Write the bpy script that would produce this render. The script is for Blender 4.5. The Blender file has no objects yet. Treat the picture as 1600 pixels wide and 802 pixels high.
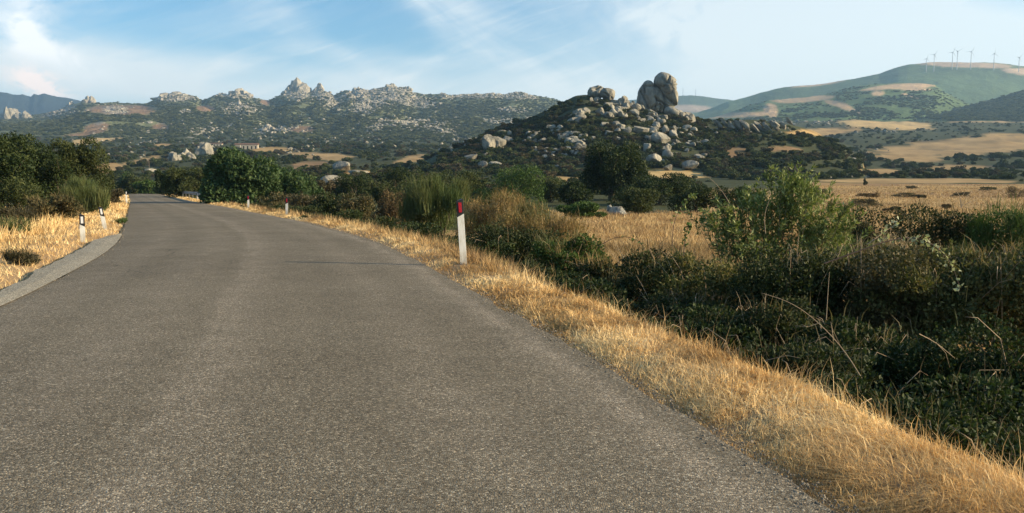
import bpy, bmesh, math
import numpy as np
from mathutils import Vector, Matrix

R = math.radians
rs = np.random.RandomState
S = bpy.context.scene
C = S.collection

# ------------------------------------------------------------------ camera
H = 1.4; FPX = 1300.0; HOR = 290.0; CX = 800.0; CY = 401.0
TH = math.atan((CY - HOR) / FPX)
cam = bpy.data.objects.new('camera', bpy.data.cameras.new('camera'))
C.objects.link(cam)
cam.location = (0, 0, H); cam.rotation_euler = (math.pi / 2 - TH, 0, 0)
cam.data.sensor_width = 36; cam.data.lens = 36 * FPX / 1600
cam.data.clip_start = 0.1; cam.data.clip_end = 40000
S.camera = cam

# ------------------------------------------------------------------ render and light
S.render.engine = 'CYCLES'
S.cycles.max_bounces = 5; S.cycles.diffuse_bounces = 2; S.cycles.glossy_bounces = 2
S.cycles.transmission_bounces = 4; S.cycles.transparent_max_bounces = 6; S.cycles.volume_bounces = 0
S.cycles.use_denoising = True
S.view_settings.view_transform = 'Standard'; S.view_settings.look = 'None'
S.view_settings.gamma = 1; S.view_settings.exposure = 0.95
SUN_EL = R(19.5); SUN_AZ = R(96)          # azimuth clockwise from the view direction (+Y)
sd = Vector((math.cos(SUN_EL) * math.sin(SUN_AZ), math.cos(SUN_EL) * math.cos(SUN_AZ), math.sin(SUN_EL)))
sl = bpy.data.lights.new('sun', 'SUN'); sl.energy = 5.0; sl.angle = R(0.5); sl.color = (1.0, 0.79, 0.50)
so = bpy.data.objects.new('sun', sl); C.objects.link(so)
so.rotation_euler = (-sd).to_track_quat('-Z', 'Y').to_euler(); so.location = (40, 0, 40)


class NT:
    """small wrapper for building node trees"""
    def __init__(s, tree): s.t = tree; tree.nodes.clear()
    def n(s, kind, inp=None, **kw):
        nd = s.t.nodes.new(kind)
        for k, v in kw.items(): setattr(nd, k, v)
        for k, v in (inp or {}).items():
            if isinstance(v, bpy.types.NodeSocket): s.t.links.new(v, nd.inputs[k])
            else: nd.inputs[k].default_value = v
        return nd
    def math(s, op, a, b=0.0, c=None, clamp=False):
        d = {0: a, 1: b}
        if c is not None: d[2] = c
        return s.n('ShaderNodeMath', d, operation=op, use_clamp=clamp).outputs[0]
    def mix(s, f, a, b, mode='MIX'):
        nd = s.n('ShaderNodeMix', {0: f, 6: a, 7: b}, data_type='RGBA', blend_type=mode)
        return nd.outputs[2]
    def ramp(s, f, stops):
        nd = s.n('ShaderNodeValToRGB', {0: f}); cr = nd.color_ramp
        while len(cr.elements) < len(stops): cr.elements.new(0.5)
        for e, (p, c) in zip(cr.elements, stops):
            e.position = p; e.color = (c, c, c, 1) if not isinstance(c, tuple) else (*c, 1)
        return nd.outputs[0]
    def noise(s, vec, scale, detail=4, rough=0.55, dist=0.0):
        return s.n('ShaderNodeTexNoise', {'Vector': vec, 'Scale': scale, 'Detail': detail, 'Roughness': rough, 'Distortion': dist}).outputs[0]
    def link(s, a, b): s.t.links.new(a, b)


# ---- sky: physical sky with clouds laid over it
W = bpy.data.worlds.new('World'); S.world = W; W.use_nodes = True
t = NT(W.node_tree)
sky = t.n('ShaderNodeTexSky', sky_type='NISHITA', sun_disc=False, sun_elevation=SUN_EL, sun_rotation=SUN_AZ,
          altitude=100, air_density=1.0, dust_density=1.2, ozone_density=2.0)
co = t.n('ShaderNodeTexCoord').outputs['Generated']
sp = t.n('ShaderNodeSeparateXYZ', {0: co})
az = t.math('ARCTAN2', sp.outputs[0], sp.outputs[1])            # azimuth and elevation of the direction
el = t.math('ARCSINE', sp.outputs[2])
def cvec(sx, sy, rot, off=0.0):
    v = t.n('ShaderNodeCombineXYZ', {0: az, 1: el, 2: off}).outputs[0]
    r_ = t.n('ShaderNodeMapping', {'Vector': v, 'Rotation': (0, 0, rot)}).outputs[0]
    return t.n('ShaderNodeMapping', {'Vector': r_, 'Scale': (sx, sy, 1)}).outputs[0]
def spot(a0, e0, ra, re, rot=0.0, soft=1.0):
    """soft elliptical cloud bank around azimuth a0, elevation e0 (radians)"""
    da = t.math('SUBTRACT', az, a0); de = t.math('SUBTRACT', el, e0)
    c_, s_ = math.cos(rot), math.sin(rot)
    x = t.math('DIVIDE', t.math('ADD', t.math('MULTIPLY', da, c_), t.math('MULTIPLY', de, s_)), ra)
    y = t.math('DIVIDE', t.math('SUBTRACT', t.math('MULTIPLY', de, c_), t.math('MULTIPLY', da, s_)), re)
    r2 = t.math('ADD', t.math('MULTIPLY', x, x), t.math('MULTIPLY', y, y))
    return t.math('POWER', 2.718, t.math('MULTIPLY', r2, -soft))
def AE(px, py):
    a = (px - CX) / FPX; b = (CY - py) / FPX
    d = Vector((a, math.cos(TH) + b * math.sin(TH), -math.sin(TH) + b * math.cos(TH))).normalized()
    return math.atan2(d.x, d.y), math.asin(d.z)
streak = t.noise(cvec(1.6, 8.0, R(-8)), 1.7, 6, 0.5, 0.5)
wisp = t.noise(cvec(2.2, 6.0, R(32), 3.0), 1.6, 6, 0.52, 0.6)
puff2 = t.noise(cvec(40.0, 60.0, 0, 9.0), 1.5, 6, 0.6, 0.3)
puff = t.noise(cvec(18.0, 26.0, 0, 7.0), 1.5, 8, 0.6, 0.4)
cov = t.ramp(streak, [(0.50, 0.0), (0.72, 0.40)])
fine = t.noise(cvec(3.0, 26.0, R(-20), 5.0), 2.2, 6, 0.6, 0.8)
cov = t.math('ADD', cov, t.math('MULTIPLY', t.ramp(fine, [(0.46, 0.0), (0.72, 0.35)]), t.ramp(wisp, [(0.35, 0.2), (0.6, 1.0)])))
cov = t.math('ADD', cov, t.math('MULTIPLY', t.ramp(wisp, [(0.50, 0.0), (0.78, 0.45)]), 0.8))
def bank(px, py, rpx, rpy, amt, rot=0.0, nz=None, lo=0.30, hi=0.62):
    global cov
    a0, e0 = AE(px, py)
    m = spot(a0, e0, rpx / FPX, rpy / FPX, rot)
    if nz is not None: m = t.math('MULTIPLY', m, t.ramp(nz, [(lo, 0.0), (hi, 1.0)]))
    cov = t.math('ADD', cov, t.math('MULTIPLY', m, amt))
bank(45, 60, 60, 70, 0.6, 0.0, puff)
bank(150, 110, 260, 42, 0.6, R(-12), streak, 0.3, 0.6)
bank(330, 95, 220, 16, 0.4, R(-4), streak)
bank(560, 85, 130, 12, 0.45, R(-4), streak)
bank(740, 60, 200, 34, 0.6, R(-38), wisp)
bank(1080, 50, 160, 45, 0.7, R(-14), puff, 0.25, 0.6)
bank(1340, 35, 300, 80, 1.2, R(-12))
bank(1250, 90, 420, 60, 0.35)
bank(1520, 130, 380, 60, 0.5)
bank(250, 140, 500, 34, 0.45)
bank(1100, 150, 900, 45, 0.5)
cov = t.math('MULTIPLY', cov, 1.0, clamp=True)
cov = t.math('MULTIPLY', cov, t.ramp(t.math('DIVIDE', el, 1.5), [(0.0, 1.0), (0.22, 0.6), (0.45, 0.08)]))
a0, e0 = AE(62, 130)
pinkm = t.math('MULTIPLY', t.math('MULTIPLY', spot(a0, e0, 34 / FPX, 15 / FPX, R(-20)), 1.6), t.ramp(puff2, [(0.38, 0.05), (0.52, 1.0)]), clamp=True)
a0, e0 = AE(40, 35)
a1, e1 = AE(70, 75)
whitem = t.math('MULTIPLY', t.math('ADD', spot(a0, e0, 22 / FPX, 44 / FPX, R(-8)), spot(a1, e1, 70 / FPX, 20 / FPX, R(-25))), t.ramp(puff, [(0.30, 0.15), (0.55, 1.0)]), clamp=True)
SK = 0.09
skc = t.mix(1.0, sky.outputs[0], (0.74, 1.06, 1.16, 1), 'MULTIPLY')
c1 = t.mix(cov, skc, (6.3, 6.6, 6.5, 1))
c1 = t.mix(t.math('MULTIPLY', whitem, 0.85), c1, (8.0, 8.0, 7.8, 1))
c2 = t.mix(pinkm, c1, (8.6, 7.4, 6.7, 1))
bg = t.n('ShaderNodeBackground', {'Color': c2, 'Strength': SK})
out = t.n('ShaderNodeOutputWorld', {'Surface': bg.outputs[0]})
W['kind'] = 'structure'

# ------------------------------------------------------------------ numeric helpers
def m_of(py):            # slope dz/dY of image row py
    b = (CY - np.asarray(py, float)) / FPX
    return (-math.sin(TH) + b * math.cos(TH)) / (math.cos(TH) + b * math.sin(TH))
def u_of(px, py):        # X/Y of pixel
    b = (CY - np.asarray(py, float)) / FPX
    return ((np.asarray(px, float) - CX) / FPX) / (math.cos(TH) + b * math.sin(TH))
def project(P):
    P = np.asarray(P, float); d = P - np.array([0, 0, H])
    zc = d[..., 1] * math.cos(TH) - d[..., 2] * math.sin(TH)
    yc = d[..., 1] * math.sin(TH) + d[..., 2] * math.cos(TH)
    zc = np.maximum(zc, 1e-3)
    return CX + FPX * d[..., 0] / zc, CY - FPX * yc / zc
def at(px, py, D): return np.array([u_of(px, py) * D, D, H + m_of(py) * D])

def _hash(i, j, k, s):
    h = (i.astype(np.int64) * 374761393 + j.astype(np.int64) * 668265263 + k.astype(np.int64) * 2147483647 + s * 144665) & 0xffffffff
    h = ((h ^ (h >> 13)) * 1274126177) & 0xffffffff
    return ((h ^ (h >> 16)) & 0xffff) / 65535.0
def vnoise(P, s=0):
    P = np.asarray(P, float); f = np.floor(P); d = P - f; d = d * d * (3 - 2 * d); i = f.astype(np.int64)
    r = 0
    for a in (0, 1):
        for b in (0, 1):
            for c in (0, 1):
                w = (d[..., 0] if a else 1 - d[..., 0]) * (d[..., 1] if b else 1 - d[..., 1]) * (d[..., 2] if c else 1 - d[..., 2])
                r = r + w * _hash(i[..., 0] + a, i[..., 1] + b, i[..., 2] + c, s)
    return r * 2 - 1
def fbm(P, oct=4, s=0, gain=0.5):
    P = np.asarray(P, float); r = 0; a = 1; tot = 0
    for o in range(oct):
        r = r + a * vnoise(P * (2 ** o) + o * 17.3, s + o); tot += a; a *= gain
    return r / tot
def fbm2(x, y, sc, oct=4, s=0, gain=0.5):
    return fbm(np.stack([x / sc, y / sc, np.zeros_like(x) + 0.37], -1), oct, s, gain)
def sstep(a, b, x):
    q = np.clip((x - a) / (b - a), 0, 1); return q * q * (3 - 2 * q)

# ------------------------------------------------------------------ object helpers
def mkmesh(name, V, F, mat=None, col=None, smooth=False, extra=None):
    V = np.ascontiguousarray(V, dtype=np.float32)
    me = bpy.data.meshes.new(name)
    me.vertices.add(len(V)); me.vertices.foreach_set('co', V.ravel())
    Fs = F if isinstance(F, list) else [F]
    Fs = [np.ascontiguousarray(f, dtype=np.int32) for f in Fs if len(f)]
    nl = sum(f.size for f in Fs); npoly = sum(len(f) for f in Fs)
    me.loops.add(nl); me.polygons.add(npoly)
    me.loops.foreach_set('vertex_index', np.concatenate([f.ravel() for f in Fs]))
    cnt = np.concatenate([np.full(len(f), f.shape[1]) for f in Fs])
    me.polygons.foreach_set('loop_start', (np.cumsum(cnt) - cnt).astype(np.int32))
    me.update(calc_edges=True)
    me.polygons.foreach_set('use_smooth', np.full(npoly, bool(smooth)))
    if col is not None:
        a = me.color_attributes.new('col', 'FLOAT_COLOR', 'POINT')
        c4 = np.ones((len(V), 4), np.float32); c4[:, :3] = col; a.data.foreach_set('color', c4.ravel())
    for k, v in (extra or {}).items():
        a = me.attributes.new(k, 'FLOAT', 'POINT'); a.data.foreach_set('value', np.asarray(v, np.float32))
    if mat: me.materials.append(mat)
    return me
def link(name, me, parent=None, loc=None):
    o = bpy.data.objects.new(name, me); C.objects.link(o)
    if parent is not None: o.parent = parent
    if loc is not None: o.location = tuple(float(v) for v in loc)
    return o
def tag(o, label=None, cat=None, group=None, kind=None):
    if label: o['label'] = label
    if cat: o['category'] = cat
    if group: o['group'] = group
    if kind: o['kind'] = kind
    return o
def thing(name, label, cat, loc=(0, 0, 0), rz=0.0, group=None):
    o = link(name, None, None, loc); o.rotation_euler = (0, 0, rz); o.empty_display_size = 0.2
    return tag(o, label, cat, group)
def copy_tree(o, loc=None, rz=None, label=None, sc=None):
    r_ = o.copy(); C.objects.link(r_)
    for ch in list(o.children):
        c_ = ch.copy(); C.objects.link(c_); c_.parent = r_
        for g in list(ch.children):
            d_ = g.copy(); C.objects.link(d_); d_.parent = c_
    if loc is not None: r_.location = tuple(float(v) for v in loc)
    if rz is not None: r_.rotation_euler = (r_.rotation_euler[0], r_.rotation_euler[1], rz)
    if label: r_['label'] = label
    if sc is not None: r_.scale = sc
    return r_
def box(cx, cy, cz, sx, sy, sz):
    V = np.array([[x, y, z] for z in (-1, 1) for y in (-1, 1) for x in (-1, 1)], float) * [sx / 2, sy / 2, sz / 2] + [cx, cy, cz]
    F = np.array([[0, 2, 3, 1], [4, 5, 7, 6], [0, 1, 5, 4], [2, 6, 7, 3], [0, 4, 6, 2], [1, 3, 7, 5]])
    return V, F
def join(parts):
    V = []; F3 = []; F4 = []; Cc = []; off = 0
    for p in parts:
        v, f = p[0], p[1]
        V.append(v)
        for ff in (f if isinstance(f, list) else [f]):
            (F3 if ff.shape[1] == 3 else F4).append(ff + off)
        if len(p) > 2: Cc.append(p[2])
        off += len(v)
    F = ([np.concatenate(F3)] if F3 else []) + ([np.concatenate(F4)] if F4 else [])
    return np.concatenate(V), F, (np.concatenate(Cc) if Cc else None)
def tube(pts, rad, n=6, cap=True):
    pts = np.asarray(pts, float); k = len(pts); rad = np.broadcast_to(np.asarray(rad, float), (k,))
    T = np.gradient(pts, axis=0); T /= np.linalg.norm(T, axis=1)[:, None] + 1e-9
    ref = np.array([0, 0, 1.0]) if abs(T[0][2]) < 0.9 else np.array([1.0, 0, 0])
    A = np.cross(T, ref); A /= np.linalg.norm(A, axis=1)[:, None] + 1e-9; B = np.cross(T, A)
    an = np.arange(n) / n * 2 * math.pi
    V = (pts[:, None] + rad[:, None, None] * (np.cos(an)[None, :, None] * A[:, None] + np.sin(an)[None, :, None] * B[:, None])).reshape(-1, 3)
    i = np.arange(k - 1)[:, None] * n; j = np.arange(n)[None]; j2 = (j + 1) % n
    F = np.stack([i + j, i + j2, i + n + j2, i + n + j], -1).reshape(-1, 4)
    if not cap: return V, F
    V = np.concatenate([V, pts[-1:]]); jj = np.arange(n)
    return V, [F, np.stack([(k - 1) * n + jj, (k - 1) * n + (jj + 1) % n, np.full(n, k * n)], -1)]
_ico = {}
def ico(sub):
    if sub not in _ico:
        b = bmesh.new(); bmesh.ops.create_icosphere(b, subdivisions=sub, radius=1.0)
        _ico[sub] = (np.array([v.co[:] for v in b.verts]), np.array([[v.index for v in f.verts] for f in b.faces])); b.free()
    return _ico[sub][0].copy(), _ico[sub][1]

# ------------------------------------------------------------------ materials
def material(name, build):
    m = bpy.data.materials.new(name); m.use_nodes = True
    t_ = NT(m.node_tree); o_ = t_.n('ShaderNodeOutputMaterial'); build(t_, o_); return m
def bsdf(t_, col, rough=0.8, spec=0.3, normal=None, **kw):
    d = {'Base Color': col, 'Roughness': rough, 'Specular IOR Level': spec}
    if normal is not None: d['Normal'] = normal
    d.update(kw); return t_.n('ShaderNodeBsdfPrincipled', d).outputs[0]
def bump(t_, h, dist, strength=1.0): return t_.n('ShaderNodeBump', {'Height': h, 'Distance': dist, 'Strength': strength}).outputs[0]

def _leaf(trans, rough, spec, per_obj=0.25, tint=(1.25, 1.3, 0.7, 1)):
    def b(t_, o_):
        a = t_.n('ShaderNodeAttribute', attribute_name='col').outputs['Color']
        r_ = t_.n('ShaderNodeObjectInfo').outputs['Random']
        v = t_.math('ADD', t_.math('MULTIPLY', r_, per_obj * 2), 1 - per_obj)
        hs = t_.n('ShaderNodeHueSaturation', {'Hue': t_.math('ADD', t_.math('MULTIPLY', r_, -0.04 * min(1, per_obj * 4)), 0.5 + 0.02 * min(1, per_obj * 4)), 'Saturation': 1.0, 'Value': v, 'Color': a}).outputs[0]
        d = bsdf(t_, hs, rough, spec)
        tr = t_.n('ShaderNodeBsdfTranslucent', {'Color': t_.mix(1.0, hs, tint, 'MULTIPLY')}).outputs[0]
        t_.link(t_.n('ShaderNodeMixShader', {0: trans, 1: d, 2: tr}).outputs[0], o_.inputs[0])
    return b
M_leaf = material('leaf', _leaf(0.22, 0.62, 0.18, 0.0))
M_scrub = material('scrub_leaf', _leaf(0.12, 0.7, 0.2, 0.35))
M_grass = material('dry_grass', _leaf(0.22, 0.6, 0.2, 0.0, (1.15, 1.0, 0.8, 1)))

def _bark(t_, o_):
    co_ = t_.n('ShaderNodeTexCoord').outputs['Object']
    n_ = t_.noise(t_.n('ShaderNodeMapping', {'Vector': co_, 'Scale': (8, 8, 2)}).outputs[0], 3.0)
    t_.link(bsdf(t_, t_.mix(n_, (0.06, 0.045, 0.03, 1), (0.17, 0.14, 0.10, 1)), 0.9, 0.1, bump(t_, n_, 0.02)), o_.inputs[0])
M_bark = material('bark', _bark)
def _dead(t_, o_):
    n_ = t_.noise(t_.n('ShaderNodeTexCoord').outputs['Object'], 12.0)
    t_.link(bsdf(t_, t_.mix(n_, (0.30, 0.21, 0.13, 1), (0.5, 0.38, 0.25, 1)), 0.8, 0.2), o_.inputs[0])
M_dead = material('dead_stalk', _dead)

def _rock(scale, lo, hi, lichen):
    def b(t_, o_):
        geo = t_.n('ShaderNodeNewGeometry'); P = geo.outputs['Position']
        n1 = t_.noise(P, 0.16 * scale, 6, 0.6); n2 = t_.noise(P, 1.1 * scale, 5, 0.65)
        st = t_.noise(t_.n('ShaderNodeMapping', {'Vector': P, 'Scale': (1, 1, 0.12)}).outputs[0], 0.7 * scale, 5, 0.65)
        c = t_.mix(t_.ramp(n1, [(0.35, 0.0), (0.65, 1.0)]), (*lo, 1), (*hi, 1))
        c = t_.mix(t_.ramp(st, [(0.50, 0.0), (0.68, 0.75)]), c, (0.085, 0.08, 0.07, 1))
        c = t_.mix(t_.ramp(n2, [(0.56, 0.0), (0.70, 0.55)]), c, (*lichen, 1))
        vr = t_.n('ShaderNodeTexVoronoi', {'Vector': P, 'Scale': 0.10 * scale}, feature='DISTANCE_TO_EDGE').outputs['Distance']
        n3 = t_.noise(P, 0.35 * scale, 9, 0.62)
        h = t_.math('ADD', n3, t_.math('MULTIPLY', t_.ramp(vr, [(0.0, 0.0), (0.04, 1.0)]), 0.12))
        t_.link(bsdf(t_, c, 0.92, 0.15, bump(t_, h, 1.1 / scale, 0.9)), o_.inputs[0])
    return b
M_rock = material('granite', _rock(1.0, (0.18, 0.168, 0.138), (0.38, 0.345, 0.275), (0.25, 0.235, 0.16)))
M_rock_near = material('weathered_granite', _rock(6.0, (0.20, 0.20, 0.18), (0.36, 0.34, 0.29), (0.42, 0.40, 0.30)))
M_rock_far = material('pale_granite', _rock(0.2, (0.24, 0.215, 0.175), (0.43, 0.385, 0.31), (0.32, 0.295, 0.21)))

def _simple(name, col, rough=0.6, spec=0.3, var=0.12, sc=30.0, metal=0.0):
    def b(t_, o_):
        n_ = t_.noise(t_.n('ShaderNodeTexCoord').outputs['Object'], sc, 5)
        c = t_.mix(t_.ramp(n_, [(0.35, 0.0), (0.7, 1.0)]), (*col, 1), tuple(v * (1 - var * 2) for v in col) + (1,))
        t_.link(bsdf(t_, c, rough, spec, Metallic=metal), o_.inputs[0])
    return material(name, b)
def _postw(t_, o_):
    P = t_.n('ShaderNodeTexCoord').outputs['Object']; z = t_.n('ShaderNodeSeparateXYZ', {0: P}).outputs[2]
    n1 = t_.noise(t_.n('ShaderNodeMapping', {'Vector': P, 'Scale': (14, 14, 3)}).outputs[0], 1.5, 6, .65); n2 = t_.noise(P, 40.0, 4)
    d = t_.math('ADD', t_.ramp(n1, [(0.45, 0.0), (0.75, 0.6)]), t_.math('MULTIPLY', t_.ramp(z, [(0.0, 0.75), (0.28, 0.0)]), t_.ramp(n2, [(0.3, 0.5), (0.6, 1.0)])), clamp=True)
    t_.link(bsdf(t_, t_.mix(d, (0.72, 0.71, 0.66, 1), (0.36, 0.31, 0.23, 1)), 0.6, 0.3), o_.inputs[0])
M_post = material('dirty_white_plastic', _postw)
M_white = _simple('post_white', (0.74, 0.73, 0.69), 0.5, 0.4, 0.10, 9.0)
M_black = _simple('post_black', (0.02, 0.02, 0.022), 0.45, 0.4, 0.1, 20)
M_red = _simple('reflector_red', (0.42, 0.012, 0.025), 0.25, 0.6, 0.15, 60)
M_refl = _simple('reflector_white', (0.80, 0.80, 0.80), 0.25, 0.6, 0.06, 60)
M_steel = _simple('galvanised_steel', (0.28, 0.27, 0.26), 0.5, 0.5, 0.15, 6, 0.5)
M_wood = _simple('pole_wood', (0.20, 0.15, 0.10), 0.85, 0.2, 0.2, 8)
M_turb = _simple('turbine_paint', (0.42, 0.43, 0.45), 0.5, 0.3, 0.03, 1)
M_plaster = _simple('old_plaster', (0.50, 0.44, 0.35), 0.9, 0.1, 0.2, 0.8)
M_tile = _simple('roof_tile', (0.22, 0.13, 0.09), 0.85, 0.2, 0.25, 2)
M_dark = _simple('dark_opening', (0.03, 0.027, 0.024), 0.8, 0.2, 0.1, 5)

def _terrain(fine, coarse, amp, bumpd):
    """vertex colour carries what grows there; noise breaks it up"""
    def b(t_, o_):
        P = t_.n('ShaderNodeNewGeometry').outputs['Position']
        a = t_.n('ShaderNodeAttribute', attribute_name='col').outputs['Color']
        n1 = t_.noise(P, fine, 6, 0.65); n2 = t_.noise(P, coarse, 5, 0.6)
        v = t_.math('ADD', 1 - amp, t_.math('MULTIPLY', t_.math('ADD', n1, n2), amp))
        hs = t_.n('ShaderNodeHueSaturation', {'Hue': 0.5, 'Saturation': 1.0, 'Value': v, 'Color': a}).outputs[0]
        t_.link(bsdf(t_, hs, 0.95, 0.05, bump(t_, n1, bumpd, 0.8)), o_.inputs[0])
    return b
M_ground = material('ground_soil', _terrain(3.0, 0.15, 0.55, 0.06))
M_range = material('scrubby_mountain', _terrain(0.035, 0.006, 0.7, 14.0))
M_hill = material('grassy_hill', _terrain(0.05, 0.007, 0.55, 7.0))

def _asphalt(base_lo, base_hi, patch=False):
    def b(t_, o_):
        P = t_.n('ShaderNodeNewGeometry').outputs['Position']
        ac = t_.n('ShaderNodeAttribute', attribute_name='across').outputs['Fac']     # metres from the right edge
        v1 = t_.n('ShaderNodeTexVoronoi', {'Vector': P, 'Scale': 112.0}); chip = v1.outputs['Color']
        chipv = t_.n('ShaderNodeSeparateColor', {0: chip}).outputs[0]
        agg = t_.ramp(chipv, [(0.0, 0.42), (0.5, 0.88), (0.80, 1.2), (0.93, 1.9), (1.0, 2.7)])
        tint = t_.mix(t_.n('ShaderNodeSeparateColor', {0: chip}).outputs[1], (1.08, 0.98, 0.86, 1), (0.96, 1.0, 1.02, 1))
        big = t_.noise(P, 0.35, 5, 0.6); med = t_.noise(P, 2.5, 5, 0.6)
        mott = t_.math('ADD', 0.78, t_.math('MULTIPLY', t_.math('ADD', big, med), 0.22))
        base = t_.mix(t_.ramp(big, [(0.3, 0.0), (0.7, 1.0)]), (*base_lo, 1), (*base_hi, 1))
        if not patch:
            wob = t_.math('ADD', ac, t_.math('MULTIPLY', t_.math('SUBTRACT', t_.noise(P, 0.5, 4), 0.5), 0.5))
            edge = t_.ramp(t_.math('DIVIDE', wob, 6.0), [(0.0, 0.25), (0.02, 0.1), (0.045, 1.0), (0.09, 0.25), (0.15, 0.0), (0.22, 0.35), (0.30, 0.0), (0.42, 0.1), (0.50, 0.75), (0.56, 0.05), (0.66, 0.4), (0.78, 0.0), (0.88, 0.45), (1.0, 0.1)])
            edge = t_.math('MULTIPLY', edge, t_.ramp(med, [(0.3, 0.35), (0.6, 1.0)]))
            base = t_.mix(t_.math('MULTIPLY', t_.ramp(t_.noise(P, 0.18, 6, 0.65), [(0.48, 0.0), (0.62, 1.0)]), 0.35), base, (0.10, 0.088, 0.07, 1))
            seam = t_.math('ABSOLUTE', t_.math('SUBTRACT', wob, 3.15)); base = t_.mix(t_.math('MULTIPLY', t_.ramp(seam, [(0.0, 0.32), (0.045, 0.0)]), t_.ramp(med, [(0.35, 0.0), (0.6, 1.0)])), base, (0.33, 0.28, 0.22, 1))
            base = t_.mix(t_.math('MULTIPLY', edge, 0.62), base, (0.30, 0.255, 0.20, 1))
            # hairline cracks
            wv = t_.n('ShaderNodeVectorMath', {0: P, 1: t_.n('ShaderNodeTexNoise', {'Vector': P, 'Scale': 1.2, 'Detail': 5.0}).outputs['Color']}, operation='ADD').outputs[0]
            vc = t_.n('ShaderNodeTexVoronoi', {'Vector': wv, 'Scale': 0.38}, feature='DISTANCE_TO_EDGE').outputs['Distance']
            crack = t_.math('MULTIPLY', t_.ramp(vc, [(0.0, 1.0), (0.011, 0.0)]), t_.ramp(t_.noise(P, 0.22, 3), [(0.52, 0.0), (0.62, 0.6)]))
            base = t_.mix(crack, base, (0.03, 0.028, 0.025, 1))
        c = t_.mix(1.0, base, agg, 'MULTIPLY'); c = t_.mix(1.0, c, tint, 'MULTIPLY'); c = t_.mix(1.0, c, mott, 'MULTIPLY')
        h = t_.math('SUBTRACT', 1.0, v1.outputs['Distance'])
        t_.link(bsdf(t_, c, 0.88, 0.12, bump(t_, h, 0.004, 0.8)), o_.inputs[0])
    return b
M_asph = material('worn_asphalt', _asphalt((0.150, 0.128, 0.094), (0.192, 0.165, 0.124)))
M_apron = material('old_grey_tarmac', _asphalt((0.27, 0.245, 0.195), (0.32, 0.29, 0.235), True))

# ------------------------------------------------------------------ road geometry (edges measured on the plane z = 0)
def zplane(pts):
    a = np.array(pts, float); D = -H / m_of(a[:, 1]); return np.stack([u_of(a[:, 0], a[:, 1]) * D, D], 1)
_r = zplane([(1296, 799), (1100, 681), (910, 557), (742, 460), (649, 407), (595, 380), (525, 360), (475, 347), (412, 336), (362, 325.5), (325, 319.5), (297, 314.5), (262, 306.5)])
_l = zplane([(0, 484), (72, 448), (156, 403), (184, 381), (190, 368), (199, 337), (204, 315.5), (202, 306), (200.5, 303)])
def curve(P, ext0, ext1):
    P = np.concatenate([np.array(ext0, float), P, np.array(ext1, float)]); P = P[np.argsort(P[:, 1])]; return P
_r = curve(_r, [(2.6, -40), (2.4, -8), (1.9, 0.5)], [(-83, 190), (-118, 260)])
_l = curve(_l, [(-3.6, -40), (-3.8, -8), (-4.3, 2), (-5.0, 6)], [(-92, 190), (-127, 260)])
def smooth_interp(P):
    ys = np.linspace(P[0, 1], P[-1, 1], 1500)
    xs = np.interp(ys, P[:, 1], P[:, 0])
    out_ = xs.copy()
    for i, y in enumerate(ys):
        w = max(1.2, abs(y) * 0.10); k = np.exp(-((ys - y) / w) ** 2); 
        # linear-fit smoothing keeps slopes
        mx = (k * ys).sum() / k.sum(); mv = (k * xs).sum() / k.sum()
        cv = (k * (ys - mx) * (xs - mv)).sum(); vv = (k * (ys - mx) ** 2).sum()
        out_[i] = mv + cv / vv * (y - mx)
    return lambda Y: np.interp(Y, ys, out_)
XR = smooth_interp(_r); XL = smooth_interp(_l)
def roadz(Y): return -np.clip(Y - 128, 0, None) ** 2 / 2600.0

APR = zplane([(-190, 545), (-20, 472), (25, 448), (78, 418), (115, 397), (150, 378), (170, 372), (187, 368)])
def left_edge(Y):
    return np.where((Y > APR[0, 1]) & (Y < APR[-1, 1]), np.interp(Y, APR[:, 1], APR[:, 0]), XL(Y))


# ------------------------------------------------------------------ terrain height
COLS = np.array([0, 200, 400, 600, 800, 1000, 1200, 1400, 1600.])
DT = np.array([130, 180, 250, 350, 500, 800, 1200, 1700.])
PT = np.array([
    [303, 306, 304, 300, 300, 306, 308, 308, 308],
    [298, 312, 305, 294, 292, 296, 298, 298, 298],
    [290, 305, 292, 283, 281, 285, 286, 286, 286],
    [275, 283, 275, 272, 270, 272, 274, 275, 275],
    [262, 264, 258, 257, 256, 256, 258, 262, 262],
    [240, 241, 238, 238, 238, 235, 232, 232, 230],
    [222, 224, 222, 222, 222, 215, 208, 206, 204],
    [212, 213, 212, 212, 210, 200, 190, 189, 188]], float)
ZT = H + m_of(PT) * DT[:, None]
TOR = np.array([(640, 262), (690, 238), (735, 222), (765, 208), (800, 196), (830, 184), (855, 172), (880, 160), (900, 149), (915, 146), (960, 156), (985, 160), (1000, 170), (1065, 178), (1090, 186), (1110, 188), (1150, 187), (1200, 188), (1240, 194), (1275, 205), (1310, 222), (1350, 250)], float)
TD = 420.0
TORu = u_of(TOR[:, 0], TOR[:, 1]); TORz = H + m_of(TOR[:, 1]) * TD
K200 = 1.0 / (math.cos(TH) + ((CY - 230) / FPX) * math.sin(TH))
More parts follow.
